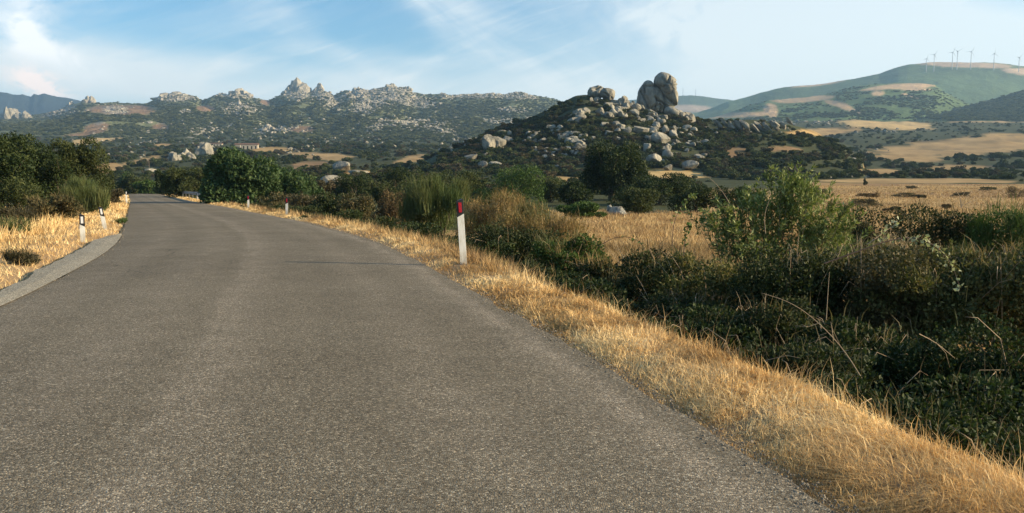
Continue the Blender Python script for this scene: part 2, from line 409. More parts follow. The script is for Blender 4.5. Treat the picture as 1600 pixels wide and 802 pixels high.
def zground(X, Y):
    X = np.asarray(X, float); Y = np.asarray(Y, float)
    r = np.hypot(X, Y); D = np.maximum(Y, r * 0.55)
    u = X / np.maximum(D, 1e-3)
    px = np.clip(CX + u / K200 * FPX, 0, 1600)
    lD = np.log(np.clip(D, 130, 1700)); L = np.log(DT)
    ci = np.clip(np.searchsorted(COLS, px) - 1, 0, len(COLS) - 2); fc = (px - COLS[ci]) / 200; fc = fc * fc * (3 - 2 * fc)
    ri = np.clip(np.searchsorted(L, lD) - 1, 0, len(L) - 2); fr = (lD - L[ri]) / (L[ri + 1] - L[ri])
    z = (ZT[ri, ci] * (1 - fc) + ZT[ri, ci + 1] * fc) * (1 - fr) + (ZT[ri + 1, ci] * (1 - fc) + ZT[ri + 1, ci + 1] * fc) * fr
    z = z + fbm2(X, Y, 60, 3, 5) * np.clip((D - 130) / 300, 0, 1) * (1.6 + D / 300)
    # tor hill
    zc = np.interp(u, TORu, TORz, left=-50, right=-50) + fbm2(X, Y, 22, 3, 8) * 1.5
    s = np.where(D < TD, np.clip((D - 285) / (TD - 285), 0, 1), np.clip((560 - D) / (560 - TD), 0, 1))
    s = s ** 1.15
    z = np.where((D > 285) & (D < 560), z + np.maximum(zc - z, 0) * s, z)
    # near field
    dr = X - XR(Y); dl = XL(Y) - X
    zr = -0.03 + 0.08 * sstep(0.1, 0.6, dr) - 0.77 * sstep(1.0, 2.0, dr) * 1.0 - 0.2 * sstep(4, 20, dr)
    dla = left_edge(Y) - X
    zl = -0.03 + 0.08 * sstep(0.1, 0.7, dla) + 0.05 * sstep(1, 4, dl) + 0.5 * sstep(6, 25, dl)
    zn = np.where(dr > 0, zr, np.where(dl > 0, zl, -0.03))
    zn = zn + fbm2(X, Y, 1.3, 3, 11) * 0.03 * sstep(0.2, 0.7, np.maximum(dr, dl)) + fbm2(X, Y, 9, 2, 3) * 0.15 * sstep(3, 12, np.maximum(dr, dl))
    z = zn + (z - zn) * sstep(85, 130, D)
    # road bed
    rz = roadz(Y)
    wr = 1 - sstep(1.5, 14, np.maximum(dr, dl)); far = sstep(85, 130, Y) * (Y < 300)
    z = z + (rz + 0.02 - z) * wr * far
    inside = (dr < 0.05) & (dl < 0.05) & (Y < 262) & (Y > -41)
    z = np.where(inside, np.minimum(z, rz - 0.05 - 0.02 * np.clip(D / 40, 0, 3)), z)
    return z
def raycast(px, py, Dmin=3.0, Dmax=1700.0):
    u = float(u_of(px, py)); m = float(m_of(py))
    D = np.geomspace(Dmin, Dmax, 1400); zg = zground(u * D, D); hit = np.nonzero(zg > H + m * D)[0]
    if not len(hit): return None
    d = D[hit[0]]; return np.array([u * d, d, zg[hit[0]]])
_GU = np.linspace(-.72, .72, 420); _GD = np.geomspace(60, 1705, 420); _GZ = zground(_GU[None] * _GD[:, None], _GD[:, None] + 0 * _GU[None])
def zfast(u, D):
    i = np.clip((u - _GU[0]) / (_GU[1] - _GU[0]), 0, 418.999); j = np.clip(np.log(D / 60) / np.log(_GD[1] / _GD[0]), 0, 418.999); a = i.astype(int); b = j.astype(int); fa = i - a; fb = j - b
    return (_GZ[b, a] * (1 - fa) + _GZ[b, a + 1] * fa) * (1 - fb) + (_GZ[b + 1, a] * (1 - fa) + _GZ[b + 1, a + 1] * fa) * fb
def raycast_many(px, py, Dmin=3.0, Dmax=1700.0):
    Dmin = max(Dmin, 61)
    px = np.asarray(px, float); u = u_of(px, py)[:, None]; m = m_of(py)[:, None]
    D = np.geomspace(Dmin, Dmax, 90)[None]; Dg = D + 0 * u
    hit = zfast(u + 0 * Dg, Dg) > H + m * Dg
    ok = hit.any(1); i = hit.argmax(1); d1 = D[0][i]; d0 = D[0][np.maximum(i - 1, 0)]
    for _ in range(7):
        dm = (d0 + d1) / 2; hh = zfast(u[:, 0], dm) > H + m[:, 0] * dm; d1 = np.where(hh, dm, d1); d0 = np.where(hh, d0, dm)
    d = d1; X = u[:, 0] * d; return X, d, zground(X, d), ok

# open ground: (cx, cy, rx, ry, tilt deg, colour)
STRAW = (0.46, 0.30, 0.13); PALE = (0.58, 0.40, 0.18); BROWN = (0.30, 0.19, 0.10); GREEN = (0.07, 0.12, 0.05); TAN = (0.40, 0.27, 0.13)
OPEN = [(1385, 194, 76, 9, 3, PALE), (1285, 206, 60, 6, -3, STRAW), (1545, 187, 75, 5, 0, TAN), (1510, 229, 150, 14, -4, TAN), (1420, 247, 60, 6, 3, TAN), (1500, 262, 60, 4, -2, TAN), (1375, 268, 36, 4, 0, TAN),
        (1060, 273, 46, 9, 2, PALE), (885, 282, 20, 6, 0, STRAW), (420, 235, 40, 5, -2, STRAW), (500, 244, 52, 6, 3, TAN),
        (485, 258, 30, 7, -4, BROWN), (642, 249, 30, 5, -12, TAN), (166, 263, 26, 8, -5, STRAW), (160, 218, 48, 4, -8, PALE), (128, 221, 14, 3, 0, PALE),
        (402, 235, 24, 4, 0, GREEN), (1225, 233, 30, 4, 0, BROWN), (1150, 240, 20, 10, 0, BROWN), (560, 270, 30, 4, 0, STRAW), (1570, 212, 40, 4, 0, STRAW),
        (256, 227, 14, 2.5, 0, STRAW), (215, 253, 40, 3, -12, TAN), (1440, 283, 170, 4, 0, TAN)]
def open_mask(px, py, nz=0.0):
    best = np.zeros_like(px, float); col = np.zeros(px.shape + (3,))
    for cx, cy, rx, ry, tl, c in OPEN:
        a = R(tl); dx = px - cx; dy = py - cy
        q = ((dx * math.cos(a) + dy * math.sin(a)) / rx) ** 2 + ((-dx * math.sin(a) + dy * math.cos(a)) / ry) ** 2
        w = 1 - sstep(0.75, 1.15, q + nz)
        col = np.where((w > best)[..., None], np.array(c), col); best = np.maximum(best, w)
    return best, col

# ------------------------------------------------------------------ ground sheet
def build_ground():
    pin = np.linspace(-160, 1760, 430); phi = np.arctan((pin - CX) / FPX)
    side = np.linspace(phi[-1], 2 * math.pi + phi[0], 90)[1:-1]
    phi = np.concatenate([phi, side])
    r = np.concatenate([[0.6, 1.2, 2.0], np.geomspace(2.6, 250, 215), np.linspace(256, 560, 75), np.geomspace(575, 1800, 50), [2200, 3000, 4500, 7000, 10500]])
    Rr, Ph = np.meshgrid(r / 1.0, phi, indexing='ij')
    X = Rr * np.sin(Ph); Y = Rr * np.cos(Ph); Z = zground(X, Y)
    nr, nc = Rr.shape
    V = np.stack([X, Y, Z], -1).reshape(-1, 3); V = np.concatenate([V, [[0, 0, Z[0].mean()]]])
    i = np.arange(nr - 1)[:, None] * nc; j = np.arange(nc)[None]; j2 = (j + 1) % nc
    F = np.stack([i + j, i + j2, i + nc + j2, i + nc + j], -1).reshape(-1, 4)[:, ::-1]
    cc = len(V) - 1; jj = np.arange(nc)
    F3 = np.stack([jj, np.full(nc, cc), (jj + 1) % nc], -1)[:, ::-1]
    x, y = V[:, 0], V[:, 1]; px, py = project(V); D = np.hypot(x, y)
    scrub = np.array([0.062, 0.068, 0.034]) * (1 + 0.3 * fbm2(x, y, 14, 4, 2))[:, None]
    soil = np.array([0.36, 0.24, 0.13])
    field = np.array(STRAW)[None] * (0.85 + 0.35 * fbm2(x, y, 7, 5, 4))[:, None]
    brn = np.array([0.26, 0.16, 0.09])[None]
    q = sstep(-0.15, 0.35, fbm2(x, y, 26, 4, 9))[:, None]; field = field * (1 - 0.7 * q) + brn * 0.7 * q
    dr = x - XR(y); dl = XL(y) - x
    c = field.copy()
    verge = ((dr < 1.05) & (dl < 1.9))[:, None]; c = np.where(verge & (D < 200)[:, None], soil * 1.0, c)
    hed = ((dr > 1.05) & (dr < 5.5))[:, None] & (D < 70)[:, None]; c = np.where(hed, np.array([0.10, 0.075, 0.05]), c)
    lf = (dl > 7)[:, None] & (D > 20)[:, None] & (D < 200)[:, None]; c = np.where(lf, scrub, c)
    far = np.where(px > 1240, sstep(265, 290, D), sstep(150, 215, D))[:, None]; c = c * (1 - far) + scrub * far
    midl = ((px < 1085) & (D > 75))[:, None] | ((px < 900) & (D > 40) & (dr > 1.9))[:, None]; c = np.where(midl & (np.minimum(-dl, 99) * 0 + np.maximum(dr, dl) > 2.5)[:, None], scrub, c)
    om, oc = open_mask(px, py, fbm2(x, y, 12, 4, 7) * 0.7)
    om = om * (D > 140) * (y > 0); bq = sstep(0.0, 0.45, fbm2(x, y, 30, 5, 31, .6))[:, None] * .65; oc = oc * (0.9 + 0.35 * fbm2(x, y, 12, 4, 33))[:, None]; oc = oc * (1 - bq) + np.array([0.15, 0.11, 0.06]) * bq
    c = c * (1 - om[:, None]) + oc * om[:, None]
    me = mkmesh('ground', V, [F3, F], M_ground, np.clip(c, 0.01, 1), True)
    tag(link('ground', me), 'dry scrubby ground with straw coloured fields', None, None, 'structure')
build_ground()

# ------------------------------------------------------------------ road
def build_road():
    Y = np.concatenate([np.arange(-40, 2, 1.0), np.geomspace(2.2, 60, 120), np.linspace(61, 258, 150)])
    a, b = XL(Y), XR(Y); n = 13; f = np.linspace(0, 1, n)
    rg = rs(4); er = fbm(np.stack([Y * 1.6, Y * 0, Y * 0], -1), 4, 1, .7) * 0.10; elx = fbm(np.stack([Y * 1.3, Y * 0 + 9, Y * 0], -1), 3, 1) * 0.05
    X = (a + elx)[:, None] * (1 - f) + (b + er)[:, None] * f
    Z = roadz(Y)[:, None] + 0.03 + 0.035 * (1 - (2 * f - 1) ** 2)[None] - 0.03
    V = np.stack([X, Y[:, None] + 0 * X, Z + 0.02], -1).reshape(-1, 3)
    i = np.arange(len(Y) - 1)[:, None] * n; j = np.arange(n - 1)[None]
    F = np.stack([i + j, i + j + 1, i + n + j + 1, i + n + j], -1).reshape(-1, 4)
    ac = ((b - a)[:, None] * (1 - f)[None]).ravel()
    # turned-down edges give the sheet its thickness
    base = len(V); L0 = np.arange(len(Y)) * n; R0 = L0 + n - 1
    m_ = len(Y); V2 = np.concatenate([V, V[L0] - [0.03, 0, 0.12], V[R0] + [0.03, 0, -0.12], V[L0], V[R0]]); k = np.arange(m_ - 1)
    FL = np.stack([base + 2 * m_ + k, base + 2 * m_ + k + 1, base + k + 1, base + k], -1); FR = np.stack([base + 3 * m_ + k + 1, base + 3 * m_ + k, base + m_ + k, base + m_ + k + 1], -1)
    ac = np.concatenate([ac, np.full(m_, 6.0), np.zeros(m_), np.full(m_, 6.0), np.zeros(m_)])
    me = mkmesh('road', V2, np.concatenate([F, FL, FR]), M_asph, None, True, {'across': ac})
    tag(link('road', me), 'worn grey brown asphalt road curving away to the left', None, None, 'structure')
    # grey tarmac apron along the left edge
    A = zplane([(-190, 545), (-90, 500), (-20, 472), (25, 448), (50, 433), (78, 418), (115, 397), (150, 378), (170, 372), (187, 368)])
    Ya = np.linspace(A[0, 1], A[-1, 1] - 0.01, 70); Xo = np.interp(Ya, A[:, 1], A[:, 0]) + fbm(np.stack([Ya * 1.5, Ya * 0, Ya * 0], -1), 3, 5) * 0.12
    Xi = XL(Ya) + 0.012; Xo = np.minimum(Xo, Xi - 0.03)
    V = np.concatenate([np.stack([Xo * (1 - q) + Xi * q, Ya, 0.052 - 0.020 * (q > 0.5) + 0 * Ya], -1) for q in (0, 0.5, 1.0)] + [np.stack([Xo - 0.05, Ya, Ya * 0 - 0.08], -1)])
    m = len(Ya); k = np.arange(m - 1)
    F = np.concatenate([np.stack([k, m + k, m + k + 1, k + 1], -1), np.stack([m + k, 2 * m + k, 2 * m + k + 1, m + k + 1], -1), np.stack([3 * m + k, k, k + 1, 3 * m + k + 1], -1)])
    me = mkmesh('road_apron', V, F, M_apron, None, False, {'across': np.zeros(len(V)) + 3})
    tag(link('road_apron', me), 'pale grey tarmac strip beside the left road edge', None, None, 'structure')
build_road()
# ------------------------------------------------------------------ mountain ranges
class Ridge:
    def __init__(s, pts, D0, Dc, Db, amp=30, nsc=500, p=1.2, seed=0, foot=None):
        a = np.array(pts, float); s.u = u_of(a[:, 0], a[:, 1]); s.z = H + m_of(a[:, 1]) * Dc
        s.D0, s.Dc, s.Db, s.amp, s.nsc, s.p, s.seed, s.foot = D0, Dc, Db, amp, nsc, p, seed, foot
    def zf(s, X, Y):
        q0 = np.clip((Y - s.D0) / (s.Dc - s.D0), 0, 1); u = X / Y; u = u + fbm2(X, Y, s.nsc * .8, 3, s.seed + 9) * .06 * (1 - q0); zc = np.interp(u, s.u, s.z); zf = (zground(X / Y * s.D0, s.D0 + 0 * Y) if s.foot is None else s.foot) - 6
        q = (Y - s.D0) / (s.Dc - s.D0); qq = np.clip(q, 0, 1)
        z = zf + (zc - zf) * qq ** s.p
        z = z + s.amp * fbm2(X, Y, s.nsc, 5, s.seed, 0.55) * np.sin(np.pi * qq) ** 0.7
        z = z + s.amp * 0.10 * fbm2(X, Y, s.nsc * 0.06, 4, s.seed + 3) * sstep(0, 0.2, qq)
        b = np.clip((Y - s.Dc) / (s.Db - s.Dc), 0, 1)
        return np.where(q > 1, z * (1 - b ** 1.5) - 40 * b, z)
    def build(s, name, px0, px1, nc, nr, colf, mat, label):
        pu = np.linspace(px0, px1, nc); u = u_of(pu, 200.0)
        D = np.concatenate([np.linspace(s.D0, s.Dc, nr), np.linspace(s.Dc, s.Db, 10)[1:]])
        Dg, U = np.meshgrid(D, u, indexing='ij'); X = U * Dg; Z = s.zf(X, Dg)
        V = np.stack([X, Dg, Z], -1).reshape(-1, 3); i = np.arange(len(D) - 1)[:, None] * nc; j = np.arange(nc - 1)[None]
        F = np.stack([i + j, i + j + 1, i + nc + j + 1, i + nc + j], -1).reshape(-1, 4)
        px, py = project(V); c = colf(V, px, py, (V[:, 1] - s.D0) / (s.Dc - s.D0))
        return tag(link(name, mkmesh(name, V, F, mat, np.clip(c, 0.005, 1), True)), label, None, None, 'structure')
    def cast(s, px, py):
        u = u_of(px, py)[:, None]; m = m_of(py)[:, None]; D = np.linspace(s.D0, s.Dc * 1.03, 50)[None] + 0 * u
        hit = s.zf(u * D, D) > H + m * D; ok = hit.any(1); i = hit.argmax(1); kk = np.arange(len(i)); d1 = D[kk, i]; d0 = D[kk, np.maximum(i - 1, 0)]
        for _ in range(6):
            dm = (d0 + d1) / 2; hh = s.zf(u[:, 0] * dm, dm) > H + m[:, 0] * dm; d1 = np.where(hh, dm, d1); d0 = np.where(hh, d0, dm)
        d = d1; X = u[:, 0] * d
        return X, d, s.zf(X, d), ok
def ell(px, py, L, nz=0):
    best = np.zeros_like(px)
    for cx, cy, rx, ry, tl in L:
        a = R(tl); dx = px - cx; dy = py - cy
        q = ((dx * math.cos(a) + dy * math.sin(a)) / rx) ** 2 + ((-dx * math.sin(a) + dy * math.cos(a)) / ry) ** 2
        best = np.maximum(best, 1 - sstep(0.6, 1.4, q + nz))
    return best

CEN = [(-300, 190), (-120, 186), (-40, 182), (0, 180), (45, 180), (70, 177), (90, 172), (110, 165), (128, 160), (160, 161), (180, 160), (215, 163), (230, 161), (240, 156), (250, 152), (275, 149), (300, 150), (315, 158),
       (330, 152), (345, 151), (355, 150), (372, 146), (395, 152), (420, 157), (430, 153), (445, 147), (465, 143), (488, 146), (500, 141), (510, 143), (522, 150), (530, 146), (540, 141), (552, 143), (560, 139), (575, 141),
       (590, 138), (602, 136), (610, 134), (622, 136), (635, 138), (645, 145), (660, 147), (675, 148), (690, 146), (705, 149), (740, 147), (765, 147), (785, 149), (800, 146), (812, 145), (825, 149), (845, 152), (865, 156), (885, 162), (905, 168), (940, 176), (1010, 186), (1100, 196), (1200, 205)]
ROCKY = [(270, 153, 32, 6, 0), (375, 148, 30, 6, 0), (465, 140, 26, 14, 0), (500, 146, 25, 9, 15), (560, 148, 30, 8, -8), (610, 146, 42, 12, 5), (575, 163, 30, 10, -20), (640, 158, 40, 8, 10), (520, 162, 16, 8, 40), (700, 150, 14, 5, 0),
         (760, 150, 60, 4, 0), (810, 150, 35, 5, 0), (800, 172, 25, 4, 8), (570, 172, 18, 7, 0), (180, 172, 22, 6, 0), (90, 175, 30, 5, -15), (375, 171, 28, 9, 0), (290, 175, 12, 3, 0), (660, 195, 45, 8, 8), (690, 205, 30, 6, 12), (605, 192, 30, 5, 0), (440, 202, 14, 6, 0), (420, 205, 20, 6, 0), (330, 205, 40, 4, -15), (585, 203, 12, 4, 0), (780, 190, 25, 5, 0), (850, 190, 40, 5, 10)]
REDDISH = [(150, 200, 22, 9, -10), (130, 210, 40, 4, -8), (190, 172, 55, 8, 0), (250, 198, 14, 5, 0), (320, 170, 14, 5, 0), (415, 160, 8, 5, 0), (470, 203, 22, 6, 0)]
def col_central(V, px, py, q):
    x, y = V[:, 0], V[:, 1]; n1 = fbm2(x, y, 40, 4, 2); n2 = fbm2(x, y, 120, 4, 6)
    g = np.array([0.14, 0.15, 0.075])[None] * (1 + 0.5 * n1 + 0.25 * n2)[:, None]
    g = g + np.array([0.05, 0.03, 0.01]) * sstep(0.1, 0.6, n2)[:, None]
    rk = ell(px, py, ROCKY, n1 * 1.6) * 0.75; rk = np.maximum(rk, sstep(0.38, 0.55, n1) * 0.5 * (q > 0.15))
    rd = ell(px, py, REDDISH, n2 * 0.8) * 0.8
    c = g * (1 - rd[:, None]) + np.array([0.27, 0.16, 0.10]) * rd[:, None]
    return c * (1 - rk[:, None]) + np.array([0.36, 0.32, 0.27]) * rk[:, None]
central = Ridge(CEN, 1250, 3000, 4200, 40, 520, 1.05, 21)
central.build('mountain_range', -320, 1200, 900, 120, col_central, M_range, 'long scrubby mountain ridge with pale granite crags')

blue = Ridge([(-500, 150), (-200, 140), (-60, 146), (0, 144), (10, 145), (20, 148), (35, 148), (48, 151), (53, 147), (60, 149), (68, 146), (80, 149), (88, 151), (105, 153), (118, 156), (130, 158), (160, 164), (200, 172), (260, 190)], 4200, 5600, 6600, 30, 260, 1.0, 4, 60)
blue.build('far_mountain', -450, 280, 300, 24, lambda V, px, py, q: np.array([0.03, 0.04, 0.04])[None] * (1 + 0.4 * fbm2(V[:, 0], V[:, 1], 300, 4, 2))[:, None], M_range, 'distant blue mountain fading into haze at the far left')

def hillcol(fields, base=(0.095, 0.13, 0.055), seed=1, rock=0.0, top=None):
    def f(V, px, py, q):
        x, y = V[:, 0], V[:, 1]; n1 = fbm2(x, y, 60, 4, seed); n2 = fbm2(x, y, 300, 4, seed + 5)
        c = np.array(base)[None] * (1 + 0.3 * n1 + 0.5 * n2)[:, None]
        for L, colr in fields:
            w = ell(px, py, L, n1 * 0.7 + n2 * 0.3)[:, None]; c = c * (1 - w) + np.array(colr) * (0.9 + 0.3 * n1)[:, None] * w
        return c
    return f
low = Ridge([(900, 170), (960, 160), (1020, 152), (1060, 150), (1080, 149), (1100, 151), (1120, 154), (1140, 156), (1160, 160), (1200, 170), (1300, 190)], 3700, 5200, 6200, 25, 600, 1.0, 7, 60)
low.build('low_hill', 880, 1320, 200, 30, hillcol([([(1075, 170, 45, 6, 4)], (0.42, 0.31, 0.22))], (0.07, 0.10, 0.055)), M_hill, 'low green hill behind the big twin rock')
WH = [(1000, 190), (1060, 182), (1090, 176), (1120, 166), (1140, 158), (1160, 154), (1180, 148), (1210, 139), (1230, 136), (1250, 134), (1280, 132), (1300, 129), (1330, 124), (1350, 120), (1375, 115), (1390, 109), (1405, 104), (1420, 101), (1450, 98), (1480, 97), (1520, 98), (1550, 98), (1575, 100), (1600, 104), (1650, 112), (1720, 122), (1850, 130), (2000, 140)]
wind = Ridge(WH, 2500, 3700, 4700, 34, 520, 0.95, 14, 70)
wind.build('wind_farm_hill', 990, 1950, 480, 60, hillcol([([(1510, 101, 75, 4.5, 2), (1600, 112, 30, 5, 5), (1280, 131, 40, 3, -8)], (0.52, 0.37, 0.25))], (0.09, 0.13, 0.058), 3), M_hill, 'broad rounded hill carrying the row of wind turbines')
SP = [(1010, 200), (1080, 192), (1130, 180), (1170, 165), (1200, 157), (1230, 155), (1260, 152), (1290, 147), (1320, 139), (1345, 134), (1370, 131), (1400, 130), (1440, 130), (1460, 133), (1475, 143), (1490, 152), (1510, 161), (1540, 172), (1600, 185), (1700, 200)]
spur = Ridge(SP, 1750, 2700, 3300, 26, 380, 0.95, 18)
spur.build('spur_hill', 1000, 1720, 420, 60, hillcol([([(1415, 135, 48, 4.5, -2), (1375, 138, 30, 3, -6), (1430, 140, 25, 2, 0), (1372, 146, 12, 4, 0), (1255, 155, 45, 5, -4), (1205, 172, 12, 10, 30), (1150, 180, 60, 4, -3), (1310, 163, 22, 4, 14), (1325, 170, 24, 3, 18), (1420, 150, 14, 2, 18)], (0.56, 0.38, 0.22))], (0.105, 0.145, 0.058), 9), M_hill, 'green spur with a golden field, in front of the wind farm hill')
rt = Ridge([(1380, 196), (1440, 184), (1470, 176), (1500, 168), (1530, 160), (1560, 153), (1580, 146), (1600, 141), (1660, 128), (1750, 118), (1900, 110)], 1600, 2150, 2700, 16, 260, 0.95, 30)
rt.build('wooded_hill', 1375, 1900, 260, 44, hillcol([], (0.06, 0.085, 0.04), 12), M_hill, 'dark wooded slope at the far right')

# ------------------------------------------------------------------ foliage generators
PAL = {
    'maquis': [(0.028, 0.046, 0.016), (0.052, 0.072, 0.026), (0.115, 0.13, 0.05)],
    'thorn': [(0.034, 0.054, 0.016), (0.095, 0.10, 0.034), (0.27, 0.22, 0.085)],
    'oak': [(0.028, 0.042, 0.014), (0.052, 0.066, 0.022), (0.10, 0.11, 0.040)],
    'dark': [(0.012, 0.022, 0.008), (0.026, 0.043, 0.013), (0.085, 0.10, 0.032)],  # also paints the deep shade of the lower hedge into its leaves
    'fig': [(0.035, 0.065, 0.022), (0.055, 0.095, 0.035), (0.13, 0.17, 0.07)],
    'green': [(0.045, 0.080, 0.020), (0.065, 0.110, 0.028), (0.10, 0.14, 0.045)],
    'broom': [(0.055, 0.085, 0.030), (0.085, 0.115, 0.040), (0.13, 0.14, 0.055)],
    'olive': [(0.075, 0.11, 0.030), (0.17, 0.21, 0.065), (0.40, 0.42, 0.20)],
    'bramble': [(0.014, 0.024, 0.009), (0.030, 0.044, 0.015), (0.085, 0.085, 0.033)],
    'brown': [(0.070, 0.050, 0.028), (0.11, 0.075, 0.040), (0.15, 0.12, 0.055)],
    'dry': [(0.34, 0.22, 0.10), (0.24, 0.17, 0.075), (0.12, 0.13, 0.05)],
    'mixed': [(0.035, 0.050, 0.020), (0.085, 0.075, 0.036), (0.21, 0.16, 0.075)],
    'moor': [(0.060, 0.058, 0.032), (0.085, 0.070, 0.040), (0.10, 0.095, 0.045)],
}
def leafcloud(g, blobs, n, L, Wd, pal, shell=0.55, up=0.3, lump=0.35, hole=0.25, seed=0, droop=0.0):
    """n small folded leaves spread through lumpy ellipsoid clumps"""
    B = np.array(blobs, float); w = (B[:, 3] * B[:, 4] * B[:, 5]) ** (2 / 3); k = g.choice(len(B), int(n * 1.25), p=w / w.sum()); b = B[k]
    d = g.normal(size=(len(k), 3)); d /= np.linalg.norm(d, axis=1)[:, None]
    f = shell + (1 - shell) * g.random_sample(len(k)) ** 0.6
    rr = f * (1 + lump * fbm(d * 2.2 + k[:, None] * 3.1, 3, seed))
    P = b[:, :3] + d * b[:, 3:6] * rr[:, None]
    sc = np.cbrt(B[:, 3] * B[:, 4] * B[:, 5]).mean()
    hn = fbm(P / sc * 2.6, 3, seed + 7); keep = hn > -1 + 2 * 0.5 * hole * 1.2 - 0.12 if hole > 0 else np.ones(len(P), bool)
    P, d, hn, k = P[keep][:n], d[keep][:n], hn[keep][:n], k[keep][:n]; m = len(P)
    ax = d * 0.6 + g.normal(size=(m, 3)) * 0.6 + np.array([0, 0, up - droop]); ax /= np.linalg.norm(ax, axis=1)[:, None]
    q = g.normal(size=(m, 3)); sd_ = np.cross(ax, q); sd_ /= np.linalg.norm(sd_, axis=1)[:, None] + 1e-9
    nm = np.cross(ax, sd_); s_ = g.uniform(0.65, 1.35, (m, 1))
    a = P - ax * L / 2 * s_; c = P + ax * L / 2 * s_; l = P + sd_ * Wd / 2 * s_ + nm * Wd * 0.15; r_ = P - sd_ * Wd / 2 * s_ + nm * Wd * 0.15
    V = np.stack([a, l, c, r_], 1).reshape(-1, 3); F = np.arange(4 * m).reshape(m, 4)
    p3 = np.array(PAL[pal] if isinstance(pal, str) else pal)
    tt = np.clip(0.5 + 0.55 * fbm(P / sc * 1.7 + 5, 3, seed + 2) + g.normal(0, 0.15, m), 0, 1)[:, None]
    col = np.where(tt < 0.5, p3[0] * (1 - 2 * tt) + p3[1] * 2 * tt, p3[1] * (2 - 2 * tt) + p3[2] * (2 * tt - 1)) * g.uniform(0.75, 1.25, (m, 1))
    return V, F, np.repeat(col, 4, axis=0)
def spikes(g, blobs, n, L, Wd, pal, seed=0, spread=0.35):
    """upright wiry shoots (broom, rush, dead stems)"""
    B = np.array(blobs, float); k = g.choice(len(B), n); b = B[k]
    d = g.normal(size=(n, 3)); d /= np.linalg.norm(d, axis=1)[:, None]; P = b[:, :3] + d * b[:, 3:6] * g.random_sample((n, 1)) ** 0.45
    P[:, 2] = np.maximum(P[:, 2], 0.0)
    return blades(g, P, L * g.uniform(0.5, 1.3, n), Wd, pal, spread, seed, out=(P[:, :2] - B[:, :2].mean(0)) * 0.12)
def blades(g, P, h, Wd, pal, lean=0.3, seed=0, out=None, tri=False, curl=0.5):
    n = len(P); an = g.uniform(0, 2 * math.pi, n); ln = np.stack([g.normal(0, lean, n), g.normal(0, lean, n)], 1)
    if out is not None: ln = ln + out
    h = np.asarray(h)[:, None] * np.ones((n, 1)); Wd = np.broadcast_to(np.asarray(Wd, float).reshape(-1, 1), (n, 1))
    s_ = np.stack([np.cos(an), np.sin(an), 0 * an], 1) * Wd / 2
    up1 = np.concatenate([ln * h * 0.5, h * 0.6 / np.sqrt(1 + (ln ** 2).sum(1))[:, None]], 1)
    up2 = np.concatenate([ln * h * (1 + curl), h / np.sqrt(1 + ((ln * (1 + curl)) ** 2).sum(1))[:, None]], 1)
    p3 = np.array(PAL[pal] if isinstance(pal, str) else pal)
    tt = g.random_sample((n, 1)); big = np.clip(0.5 + fbm2(P[:, 0], P[:, 1], 0.8, 3, seed), 0, 1)[:, None]; tt = np.clip(tt * 0.5 + (big - .5) * 1.2 + .33, 0, 1)
    col = np.where(tt < 0.5, p3[0] * (1 - 2 * tt) + p3[1] * 2 * tt, p3[1] * (2 - 2 * tt) + p3[2] * (2 * tt - 1)) * g.uniform(0.8, 1.2, (n, 1))
    if tri:
        V = np.stack([P - s_, P + s_, P + up2], 1).reshape(-1, 3); return V, np.arange(3 * n).reshape(n, 3), np.repeat(col, 3, 0)
    V = np.stack([P - s_, P + s_, P + up1 + s_ * 0.75, P + up1 - s_ * 0.75, P + up2], 1).reshape(-1, 3)
    b = np.arange(n)[:, None] * 5
    return V, [b + np.array([[3, 2, 4]]), b + np.array([[0, 1, 2, 3]])], np.repeat(col, 5, 0)
def merge(parts):
    V, F, c = join(parts); return V, F, c
def clump(g, rx, ry, h, k, flat=0.75):
    """k lobes making one crown of half widths rx, ry and height h, standing on z = 0"""
    out_ = [(0, 0, h * 0.42, rx * 0.54, ry * 0.54, h * 0.38)]
    for i in range(k):
        a = g.uniform(0, 2 * math.pi); q = g.uniform(0.3, 0.85); z = g.uniform(0.18, 0.80) * h; s_ = g.uniform(0.18, 0.42)
        sh = math.sqrt(max(0.15, 1 - ((z / h - 0.35) / 0.75) ** 2))
        out_.append((math.cos(a) * rx * q * sh, math.sin(a) * ry * q * sh, z, rx * s_, ry * s_, h * s_ * flat * 0.75))
    return out_
def limbs(g, blobs, base_r, n=None, z0=0.0):
    parts = []; B = blobs if n is None else blobs[:n]
    for b in B:
        e = np.array(b[:3]); mid = np.array([e[0] * 0.35, e[1] * 0.35, z0 + (e[2] - z0) * 0.55]) + g.normal(0, 0.06, 3) * max(e[2], 0.5)
        parts.append(tube([(g.normal(0, base_r * .5), g.normal(0, base_r * .5), z0 - 0.15), mid, e, e + (e - mid) * 0.35], [base_r, base_r * 0.6, base_r * 0.3, base_r * 0.08], 5))
    return join(parts)
